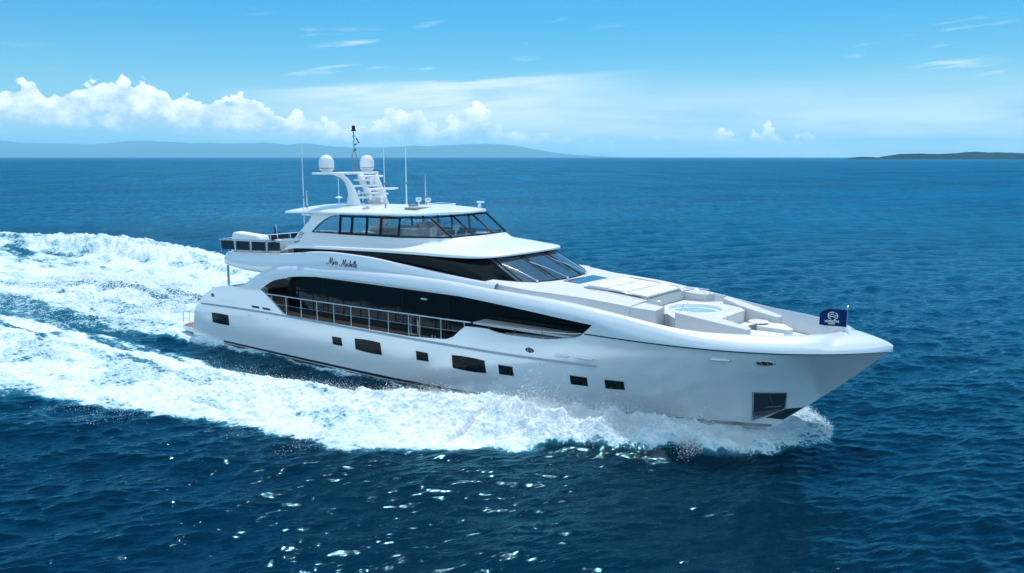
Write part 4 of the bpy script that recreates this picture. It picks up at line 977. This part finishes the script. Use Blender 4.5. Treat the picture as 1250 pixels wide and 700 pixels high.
# satellite domes
for s in (-1, 1):
    d = MB().lathe([(0, 0), (.30, .0), (.33, .10), (.42, .17), (.45, .20), (.455, .36), (.455, .60), (.43, .74), (.36, .88), (.26, .98), (.14, 1.035), (0, 1.05)], (12.83, s * 1.64, 11.08), 28).build('satellite_dome', M['white'], mastO, smooth=60)
    MB().lathe([(.458, .225), (.464, .235), (.464, .262), (.458, .272)], (12.83, s * 1.64, 11.08), 28).build('dome_seam', M['grey'], d)
# light mast
lm = MB()
for s in (-1, 1): lm.tube([(13.5, s * .17, 11.06), (13.5, s * .17, 12.1), (13.5, s * .12, 12.24), (13.5, 0, 12.42)], .03, 6)
lm.tube([(13.5, 0, 12.42), (13.5, 0, 13.6)], .035, 6)
lm = lm.build('light_mast', M['grey'], mastO, smooth=60)
MB().lathe([(0, 0), (.16, 0), (.16, .05), (.11, .07), (.11, .28), (.06, .34), (0, .34)], (13.5, 0, 13.58), 12).build('navigation_light', M['frame'], lm, smooth=40)
MB().lathe([(0, 0), (.09, .0), (.09, .03), (0, .03)], (13.5, 0, 13.25), 10).build('light_plate', M['frame'], lm)
MB().tube([(13.5, 0, 12.75), (13.5, .16, 12.78), (13.5, .30, 12.95)], .018, 5).tube([(13.6, .12, 13.12), (13.45, .42, 12.95), (13.4, .5, 12.88)], [.05, .02, .05], 6).lathe([(0, -.06), (.07, 0), (0, .06)], (13.5, .13, 12.76), 8).lathe([(0, -.07), (.08, 0), (0, .07)], (13.5, .10, 12.45), 8).build('wind_sensor', M['frame'], lm)
# whip antennas
def whip(x, y, z0, z1, r=.022, base=.8, lab=None, lean=0):
    o = MB().tube([(x, y, z0), (x - lean * .3, y, z0 + base), (x - lean, y, z1)], [r * 1.5, r * 1.3, r * .45], 6).build('whip_antenna', M['white'], Y0, smooth=60)
    MB().tube([(x - lean * .3, y, z0 + base - .06), (x - lean * .3, y, z0 + base + .06)], r * 2.0, 6).build('ferrule', M['grey'], o)
whip(12.08, -2.86, 7.9, 13.25, .028, 1.7); whip(12.32, -2.80, 8.75, 10.0, .032, .3)
whip(14.0, 2.0, 9.0, 13.25, .028, 1.3); whip(13.3, 1.75, 9.1, 10.5, .02, .2); whip(15.85, 2.1, 9.0, 13.25, .03, 1.4); whip(17.6, 2.0, 9.0, 10.95, .022, .6); whip(15.2, -.9, rz(15.2, -.9), 9.98, .022, .2)
gp = MB().tube([(14.3, -2.0, 9.0), (14.3, -2.0, 10.75)], .02, 6).lathe([(0, -.05), (.1, -.05), (.24, 0), (.1, .06), (0, .07)], (14.3, -2.0, 9.62), 16).build('disc_antenna', M['white'], Y0, smooth=50)
for x, y, r_ in ((16.9, -2.1, .28), (18.2, -1.9, 0)):
    z = rz(x, y)
    if r_: MB().tube([(x, y, z - .03), (x, y, z + .14)], .06, 8).lathe([(0, 0), (r_, .0), (r_, .03), (0, .05)], (x, y, z + .13), 16).lathe([(0, 0), (.33, 0), (.30, .03), (0, .04)], (x, y, z - .01), 16).build('mushroom_antenna', M['white'], Y0, smooth=50)
    else: MB().tube([(x, y, z - .03), (x, y, z + .28)], .05, 8).build('vent_stub', M['greyline'], Y0, smooth=50)
z = rz(20.4, -1.4); MB().box(20.0, 20.9, -2.2, -1.0, z - .08, z + .02).build('roof_grille', M['grey'], Y0, label='grey grille on the roof', bevel=.01)
z = rz(19.3, -.6); MB().box(19.1, 19.5, -1.0, -.55, z - .06, z + .10).build('roof_box', M['grey'], Y0, bevel=.01)
z = rz(19.2, 1.6); h = MB().prism([(18.6, 1.1), (19.9, 1.1), (19.9, 2.2), (18.6, 2.2)], z - .15, z + .10).build('roof_hatch', M['white'], Y0, bevel=.04); MB().prism([(18.75, 1.25), (19.75, 1.25), (19.75, 2.05), (18.75, 2.05)], z + .10, z + .13).build('hatch_glass', M['screen'], h)
for x, y in ((17.4, 1.6), (17.9, 1.9)):
    z = rz(x, y); hn = MB().tube([(x, y, z - .05), (x, y, z + .25)], .05, 8).build('searchlight', M['white'], Y0, smooth=50)
    MB().lathe([(0, -.15), (.14, -.14), (.19, 0), (.17, .10), (0, .12)], (0, 0, 0), 14).build('lamp_head', M['white'], hn, smooth=50).location = (x, y, z + .32)
    MB().lathe([(0, .02), (.13, .0)], (0, 0, 0), 14).build('lens', M['screen'], hn).location = (x + .12, y - .13, z + .32)
z = rz(21.9, 2.0); MB().lathe([(0, 0), (.10, 0), (.10, .22), (.05, .26), (0, .26)], (21.9, 2.0, z - .03), 12).box(21.75, 22.25, 1.92, 2.08, z + .26, z + .36).build('roof_camera', M['white'], Y0, bevel=.015)
MB().lathe([(0, 0), (.08, 0), (.08, .2), (0, .22)], (18.6, 2.3, rz(18.6, 2.3) - .02), 10).build('roof_light', M['white'], Y0)

# ---- lounge interior seen through the glass: each piece a thing of its own
def helm_chair(x, y, label):
    e = empty('helm_chair', (x, y, 7.10), label, 'chair', 'helm chairs behind the front windows')
    MB().box(x - .25, x + .25, y - .28, y + .28, 7.38, 7.50).build('seat', M['white'], e, bevel=.04)
    MB().box(x - .32, x - .20, y - .26, y + .26, 7.45, 8.12).build('backrest', M['white'], e, bevel=.05)
    MB().tube([(x, y, 7.10), (x, y, 7.4)], .06, 8).build('pedestal', M['steel'], e)
helm_chair(21.3, -1.0, 'white helm chair on the near side of the top lounge, behind the front windows')
helm_chair(21.3, .9, 'white helm chair on the far side of the top lounge, behind the front windows')
e = empty('helm_console', (22.4, 0, 7.1), 'white helm console under the slanted front windows of the top lounge', 'console')
MB().prism([(22.0, -1.9), (23.2, -1.9), (23.2, 1.9), (22.0, 1.9)], 7.1, 7.74).build('console_body', M['white'], e, bevel=.05)
for y in (-.9, 0, .9): MB().prism([(22.15, y - .3, 7.78), (22.3, y - .3, 8.0), (22.3, y + .3, 8.0), (22.15, y + .3, 7.78)], 7.72, 7.8).build('display', M['screen'], e)
e = empty('bar_cabinet', (20.2, -1.9, 7.1), 'grey-beige cabinet standing behind the long side window', 'cabinet')
MB().box(19.9, 20.9, -2.3, -1.5, 7.1, 8.05).build('cabinet_body', M['beige'], e, bevel=.03); MB().box(19.85, 20.95, -2.35, -1.45, 8.05, 8.1).build('countertop', M['white'], e, bevel=.015)
e = empty('lounge_sofa', (16.5, 1.9, 7.1), 'beige sofa along the far windows of the top lounge', 'sofa')
MB().box(14.8, 18.2, 1.5, 2.3, 7.1, 7.5).build('seat', M['beige'], e, bevel=.06); MB().box(14.8, 18.2, 2.3, 2.6, 7.1, 7.75).build('backrest', M['beige'], e, bevel=.06)
e = empty('lounge_sofa', (17.4, -2.0, 7.1), 'beige high-backed sofa right behind the sliding side windows', 'sofa')
MB().box(18.0, 19.4, -.6, .3, 7.1, 7.5).build('seat', M['beige'], e, bevel=.06); MB().box(19.3, 19.55, -.6, 1.3, 7.1, 8.25).build('backrest', M['beige'], e, bevel=.06)

# ---- foredeck coachroof, pods, pads, tub, benches
CW = SM([(27.2, 4.10), (28.5, 4.06), (30, 3.86), (31.5, 3.72), (33, 3.56), (34.5, 3.36), (35.2, 3.25), (36.25, 3.06)])
CZ = SM([(27.2, 5.97), (28.5, 5.92), (30, 5.80), (31.5, 5.75), (33, 5.68), (34.5, 5.55), (35.2, 5.48), (36.25, 5.40)])
rows = []
xs = list(np.linspace(27.25, 35.05, 30))
for x in xs:
    w, z = CW(x), CZ(x); z_floor = 4.3; cr = .05
    if x > 29.4: cr = .07
    wb = lerp(5.38, 4.84, (x - 27.2) / 6.8) if x < 34 else lerp(4.84, 4.0, min(1, (x - 34) / 1.0))
    half = [(x, -w - .02, wb), (x, -w - .01, z - .10), (x, -w + .02, z - .03), (x, -w + .10, z)]
    ins = [(x, y, z + cr * (1 - (y / w)**2) + (0 if x > 29.8 else 0)) for y in np.linspace(-w + .2, w - .2, 17)]
    rows.append(half + ins + [(x, -y, zz) for _, y, zz in reversed(half)])
mb = MB().grid(rows); r0 = rows[-1]
k = len(mb.v); mb.f.append(tuple(range(k - len(r0), k)))
coach = mb.build('coachroof', M['deckwhite'], Y0, smooth=35)
for s in (-1, 1):
    P = [(35.05, s * 1.95, CZ(35.05)), (36.12, s * 2.06, 5.43), (36.2, s * 3.0, 5.40), (36.15, s * 3.07, 5.38), (35.05, s * (CW(35.05) + .012), CZ(35.05) - .03)]
    MB().prism(P, 4.0, 5.4).build('coachroof_pod', M['deckwhite'], coach, bevel=.04)
sk = MB().prism([(29.85, -.98, CZ(29.85) + .085), (30.9, -1.02, CZ(30.9) + .075), (30.9, 1.6, CZ(30.9) + .075), (29.9, 1.75, CZ(29.9) + .085)], 5.6, 5.8).build('skylight', M['shield'], coach)
# sun pad
pad = empty('sunpad', (33.6, 0, 5.6), 'large white sun pad in cushion sections on the foredeck roof', 'sun pad')
PX = [31.75, 32.85, 33.95, 35.02]; PY = [-1.75, -.58, .58, 1.75]
def padz(x): return CZ(x) + .09
sunb = MB().prism([(31.65, -1.8), (35.03, -1.66), (35.03, 1.66), (31.65, 1.8)], 5.35, 5.6)
sunb.v = [(x, y, (padz(x) + .02 if z > 5.5 else z)) for x, y, z in sunb.v]
sunb.build('pad_base', M['grey'], pad)
for i in range(3):
    for j in range(3):
        x0, x1, y0, y1 = PX[i] + .035, PX[i + 1] - .035, PY[j] + .035, PY[j + 1] - .035
        k = (.96, .93)[0]
        rise = .28 if i == 0 else 0
        q = MB().prism([(x0, y0 * .97, padz(x0) + .13), (x1, y0 * .95, padz(x1) + .13), (x1, y1 * .95, padz(x1) + .13), (x0, y1 * .97, padz(x0) + .13)], 5.5, 5.7)
        q.v = [(x, y, (padz(x) + .025 if abs(z - 5.5) < 1e-6 else z)) for x, y, z in q.v]
        q.build('cushion', M['cush'], pad, bevel=.035, smooth=40)
for s in (-1, 1):
    g = MB().tube([(32.0, s * 1.93, CZ(32) + .03), (32.0, s * 1.93, CZ(32) + .18), (33.5, s * 1.88, CZ(33.5) + .2), (34.8, s * 1.82, CZ(34.8) + .2), (34.95, s * 1.82, CZ(34.9) + .02)], .022, 6)
    g.build('pad_rail', M['steel'], pad, smooth=60)
    MB().tube([(35.0, s * 1.95, 5.5), (35.05, s * 1.98, 5.68), (35.9, s * 2.1, 5.62), (36.1, s * 2.15, 5.44)], .022, 6).build('pod_handrail', M['steel'], coach, smooth=60)
MB().tube([(34.98, 2.35, 5.48), (35.0, 2.35, 5.68), (36.1, 2.5, 5.62), (36.15, 2.5, 5.42)], .022, 6).build('pod_handrail', M['steel'], coach, smooth=60)
# foredeck floor
xs_ = list(np.arange(27, 43.2, .4)); P = [(x, -max(CI(x) + (.2 if x < 40 else .02), .02)) for x in xs_]; P = P + [(x, -y) for x, y in reversed(P)]
MB().prism(P, 3.90, 4.0).build('foredeck', M['deckwhite'], Y0)
mb = MB(); rows = []
for x in np.linspace(27.0, 35.9, 20):
    z = lerp(5.5, 4.95, (x - 27) / 7) if x < 34 else lerp(4.95, 4.15, min(1, (x - 34) / 1.6)); w0 = CI(x) + .02; w1 = CW(x) - .05
    rows.append([(x, -w0, z), (x, -w1, z), (x, -w1, z - .08), (x, -w0, z - .08)])
mb.grid(rows, True).pair('side_walkway', M['deckwhite'], Y0)
# hot tub
tb = empty('hot_tub', (36.6, 0, 4.0), 'round hot tub of pale turquoise water sunk in the white foredeck', 'hot tub')
TX = 36.62
MB().lathe([(1.5, 0), (1.5, 1.05), (1.47, 1.12), (1.40, 1.15), (1.28, 1.15), (1.22, 1.11), (1.2, 1.0), (1.15, .5)], (TX, 0, 4.0), 48).build('tub_rim', M['white'], tb, smooth=50)
MB().lathe([(0, .95), (.6, .95), (1.19, .95)], (TX, 0, 4.0), 48).build('tub_water', M['tub'], tb, smooth=60)
MB().lathe([(1.18, .97), (1.02, .97), (1.0, .93)], (TX, 0, 4.0), 48).build('tub_step', M['white'], tb, smooth=60)
MB().tube([(36.7, -2.0, 4.6), (36.8, -1.62, 5.5), (36.9, -1.5, 5.62), (37.0, -1.42, 5.5), (37.0, -1.4, 5.16)], .024, 6).build('grab_rail', M['steel'], tb, smooth=60)
# tub surround deck + sloping arm boxes
poly = [(36.25, -2.05), (36.9, -2.7), (38.2, -1.7), (38.2, 1.7), (36.9, 2.7), (36.25, 2.05), (35.1, 1.9), (35.1, -1.9)]
def hit(a):
    dx, dy = math.cos(a), math.sin(a); best = 9
    for k in range(8):
        (x0, y0), (x1, y1) = poly[k], poly[(k + 1) % 8]; ex, ey = x1 - x0, y1 - y0; den = dx * ey - dy * ex
        if abs(den) < 1e-9: continue
        t = ((x0 - TX) * ey - (y0) * ex) / den; u = ((x0 - TX) * dy - y0 * dx) / den
        if t > 0 and -1e-6 <= u <= 1.000001: best = min(best, t)
    return best
an_ = sorted(set([2 * math.pi * k / 72 for k in range(72)] + [math.atan2(y, x - TX) % (2 * math.pi) for x, y in poly]))
mb = MB().grid([[(TX + 1.49 * math.cos(a), 1.49 * math.sin(a), 5.1), (TX + max(hit(a), 1.5) * math.cos(a), max(hit(a), 1.5) * math.sin(a), 5.1), (TX + max(hit(a), 1.5) * math.cos(a), max(hit(a), 1.5) * math.sin(a), 4.0)] for a in an_ + [an_[0]]])
st = mb.build('tub_surround', M['deckwhite'], Y0)
for s in (-1, 1):
    P = [(36.95, s * 2.72, 5.36), (37.02, s * 2.1, 5.36), (38.1, s * 1.55, 5.20), (38.9, s * 1.5, 5.04), (39.9, s * 1.5, 4.86), (40.0, s * 1.75, 4.85), (39.95, s * 2.02, 4.86), (38.4, s * 2.42, 5.12)]
    MB().prism(P, 4.0, 5.3).build('bench_arm', M['deckwhite'], Y0, bevel=.035, smooth=35)
    # entry steps between pod and arm box
    MB().box(36.3, 36.9, min(s * 2.0, s * 3.0), max(s * 2.0, s * 3.0), 4.0, 4.45).build('entry_step', M['white'], Y0)
    MB().box(36.32, 36.88, min(s * 2.1, s * 2.95), max(s * 2.1, s * 2.95), 4.452, 4.475).build('step_tread', M['teak'], Y0)
# bow lounge bench
bench = empty('bow_bench', (38.5, 0, 4.0), 'white upholstered bench with tall backrest between the sloping arms at the bow', 'bench')
MB().prism([(38.2, -1.5), (38.95, -1.48), (38.95, 1.48), (38.2, 1.5)], 4.0, 4.35).build('bench_base', M['white'], bench)
for y in (-1, 0, 1):
    MB().prism([(38.32, y * .98 - .47), (39.0, y * .98 - .47), (39.0, y * .98 + .47), (38.32, y * .98 + .47)], 4.35, 4.48).build('seat_cushion', M['cush'], bench, bevel=.03)
    MB().prism([(38.16, y * .98 - .47, 5.12), (38.40, y * .98 - .47, 5.02), (38.40, y * .98 + .47, 5.02), (38.16, y * .98 + .47, 5.12)], 4.42, 5.1).build('back_cushion', M['cush'], bench, bevel=.035)
for s, lb in ((1, 'wedge-shaped white bow sofa on the far side behind the small table'), (-1, 'wedge-shaped white bow sofa on the near side half hidden by the bulwark')):
    e = empty('bow_sofa', (40.1, s * .9, 4.0), lb, 'sofa', 'pair of wedge seats in the bow')
    P = [(39.45, s * .35), (40.85, s * .25), (40.95, s * .6), (40.3, s * 1.35), (39.5, s * 1.4)]
    MB().prism(P, 4.0, 4.42 if s > 0 else 4.35).build('seat_base', M['white'], e, bevel=.02)
    cx = 40.2; cy = s * .8
    MB().prism([(cx + (x - cx) * 1.05, cy + (y - cy) * 1.05) for x, y in P], 4.425 if s > 0 else 4.355, 4.60 if s > 0 else 4.52).build('cushion', M['cush'], e, bevel=.035)
e = empty('bow_table', (39.25, .75, 4.0), 'small oval white table on a single leg before the bow bench', 'table')
MB().lathe([(0, .66), (.42, .66), (.45, .69), (.42, .72), (0, .72)], (39.3, .85, 4.0), 28).build('tabletop', M['white'], e, smooth=50); MB().tube([(39.3, .85, 4.0), (39.3, .85, 4.67)], .06, 10).build('leg', M['steel'], e, smooth=60)
# gate post on port side
MB().tube([(36.45, 3.55, 4.0), (36.45, 3.55, 5.3)], .03, 6).build('stanchion', M['steel'], Y0)
# bulwark door seam
# bow deck lights
for x, y in ((42.0, 1.9), ):
    MB().lathe([(0, 0), (.06, 0), (.05, .05), (0, .06)], (x, y - .1, 4.6), 10).build('bow_lamp', M['steel'], Y0)

# ---- bow flag
fp = MB().tube([(43.38, 0, 4.88), (43.38, 0, 5.90)], .022, 7).lathe([(0, 0), (.10, 0), (.08, .05), (0, .06)], (43.38, 0, 4.90), 12).lathe([(0, -.05), (.05, 0), (0, .05)], (43.38, 0, 5.93), 8).build('flagstaff', M['steel'], Y0, smooth=50)
def fl(u, v):     # u 0 at the staff .. 1 at the fly, v 0 bottom .. 1 top
    x = 43.36 - 1.16 * u; z = 5.07 + .70 * v - .05 * u * (1 - v) - .30 * v * max(0, u - .62) / .38 * .9 * u
    y = .09 * math.sin(u * 7 + v * 1.5) * u + .10 * u
    return (x, y, z)
flag = MB().grid([[fl(u, v) for v in np.linspace(0, 1, 13)] for u in np.linspace(0, 1, 25)])
flag = flag.build('bow_flag', M['flagblue'], fp, label='navy blue flag with white emblem and lettering', smooth=60)
def onflag(px, py, side=-1):
    """px 0..1.16 measured from the fly end (reading direction seen from starboard), py metres up"""
    u = 1 - px / 1.16; v = py / .70; p = fl(u, v); return (p[0], p[1] + side * .012, p[2])
mb = MB()
def fstroke(P, r): mb.tube([onflag(a, b) for a, b in P], r, 5)
cx, cy = .60, .42
fstroke([(cx + .20 * math.cos(R(a)), cy + .15 * math.sin(R(a))) for a in np.linspace(75, 250, 12)], .017)
fstroke([(cx + .20 * math.cos(R(a)), cy + .15 * math.sin(R(a))) for a in np.linspace(-75, 60, 10)], .017)
fstroke([(cx - .17, cy - .02), (cx - .02, cy + .09), (cx + .10, cy + .0), (cx + .19, cy + .02)], .015); fstroke([(cx - .13, cy - .05), (cx + .0, cy - .02), (cx + .1, cy - .06)], .015)
for txt, size, oy, ox in (('HORIZON', .125, .155, .27), ('YACHTS', .07, .075, .42)):
    v, f = text_mesh(txt, size, 0, .004); mb.add([onflag(ox + p[0], oy + p[1]) for p in v], f)
mb.build('flag_emblem', M['flagwhite'], flag)

# ---- aft sky deck: tinted rail screens
def screens(s):
    xs_ = [4.95, 6.62, 8.3, 9.95, 11.4]; y = s * 4.12
    r_ = MB().tube([(4.9, y, 6.72), (11.5, y, 6.98)], .035, 7)
    sr = r_.build('terrace_rail', M['steel'], Y0, smooth=60)
    for k in range(4):
        x0, x1 = xs_[k] + .14, xs_[k + 1] - .14
        b0 = TT(x0) + .14; t0 = 6.72 + (x0 - 4.9) * .04
        pn = MB().prism([(x0, y - .012), (x1, y - .012), (x1, y + .012), (x0, y + .012)], 0, 1)
        pn.v = [(x, yy, (TT(x) + .16) if z < .5 else 6.66 + (x - 4.9) * .038) for x, yy, z in pn.v]
        pn.build('tinted_screen', M['screen'], sr)
        for x in (x0 - .05, x1 + .05): MB().tube([(x, y, TT(x) - .02), (x, y, 6.72 + (x - 4.9) * .04)], .028, 6).build('rail_post', M['steel'], sr)
screens(-1); screens(1)
sr = MB().tube([(4.75, -3.9, 6.72), (4.6, -3.4, 6.72), (4.6, 3.4, 6.72), (4.75, 3.9, 6.72)], .035, 7).build('terrace_rail', M['steel'], Y0)
for k in range(4):
    y0 = -3.3 + 1.68 * k; MB().box(4.59, 4.61, y0 + .05, y0 + 1.5, 6.06, 6.64).build('tinted_screen', M['screen'], sr)
    MB().tube([(4.6, y0, 5.9), (4.6, y0, 6.72)], .028, 6).build('rail_post', M['steel'], sr)
# covered lounge furniture on the terrace
e = empty('covered_daybed', (6.6, -1.0, 5.72), 'long white canvas-covered daybed behind the aft top rail', 'daybed')
rows = []
for u in np.linspace(0, 1, 14):
    x = 4.6 + 3.3 * u; zt = 7.10 - .12 * u - (.25 if u in (0, 1) else 0) - .35 * max(0, .06 - u) / .06; w = .85 - (.1 if u in (0, 1) else 0)
    rows.append([(x, -2.7 + -w * .5, 5.72), (x, -2.7 - w * .5, zt - .2), (x, -2.7 - w * .38, zt), (x, -2.7 + w * .38, zt + .03), (x, -2.7 + w * .5, zt - .2), (x, -2.7 + w * .5, 5.72)])
mb = MB().grid(rows); mb.f += [tuple(range(6)), tuple(range(len(mb.v) - 6, len(mb.v)))]; mb.build('canvas_cover', M['cover'], e, smooth=50)
MB().box(4.8, 7.7, -2.9, -2.5, 5.72, 5.9).build('daybed_base', M['grey'], e)
e = empty('terrace_table', (9.2, -1.5, 5.72), 'white round-edged table on the aft top deck beside the covered daybed', 'table')
MB().prism([(8.4, -2.2), (10.4, -2.2), (10.5, -2.0), (10.5, -.6), (8.4, -.6)], 6.62, 6.70).build('tabletop', M['white'], e, bevel=.03); MB().tube([(9.4, -1.4, 5.72), (9.4, -1.4, 6.63)], .1, 10).build('leg', M['steel'], e)
e = empty('terrace_cabinet', (10.9, -2.6, 5.72), 'white rounded cabinet where the aft rail meets the raked pillar', 'cabinet')
MB().prism([(10.1, -3.6), (11.3, -3.6), (11.3, -2.4), (10.3, -2.4), (10.0, -2.8)], 5.72, 6.92).build('cabinet_body', M['white'], e, bevel=.08); MB().prism([(10.05, -3.65), (11.35, -3.65), (11.35, -2.35), (10.2, -2.35), (9.95, -2.8)], 6.921, 6.96).build('cabinet_top', M['white'], e, bevel=.015)
e = empty('furled_ensign', (4.5, 0, 6.0), 'small furled dark blue ensign on a short staff at the after rail', 'flag')
MB().tube([(4.75, .6, 5.9), (4.5, .6, 7.35)], .025, 6).build('staff', M['steel'], e); MB().grid([[(4.5 + .05 * math.sin(v * 5) - .12 * v, .6 + .22 * (1 - v) * math.cos(a), 7.25 - .55 * (1 - v)) for a in np.linspace(0, 6.28, 9)] for v in np.linspace(0, 1, 6)]).build('cloth', M['flagblue'], e, smooth=60)
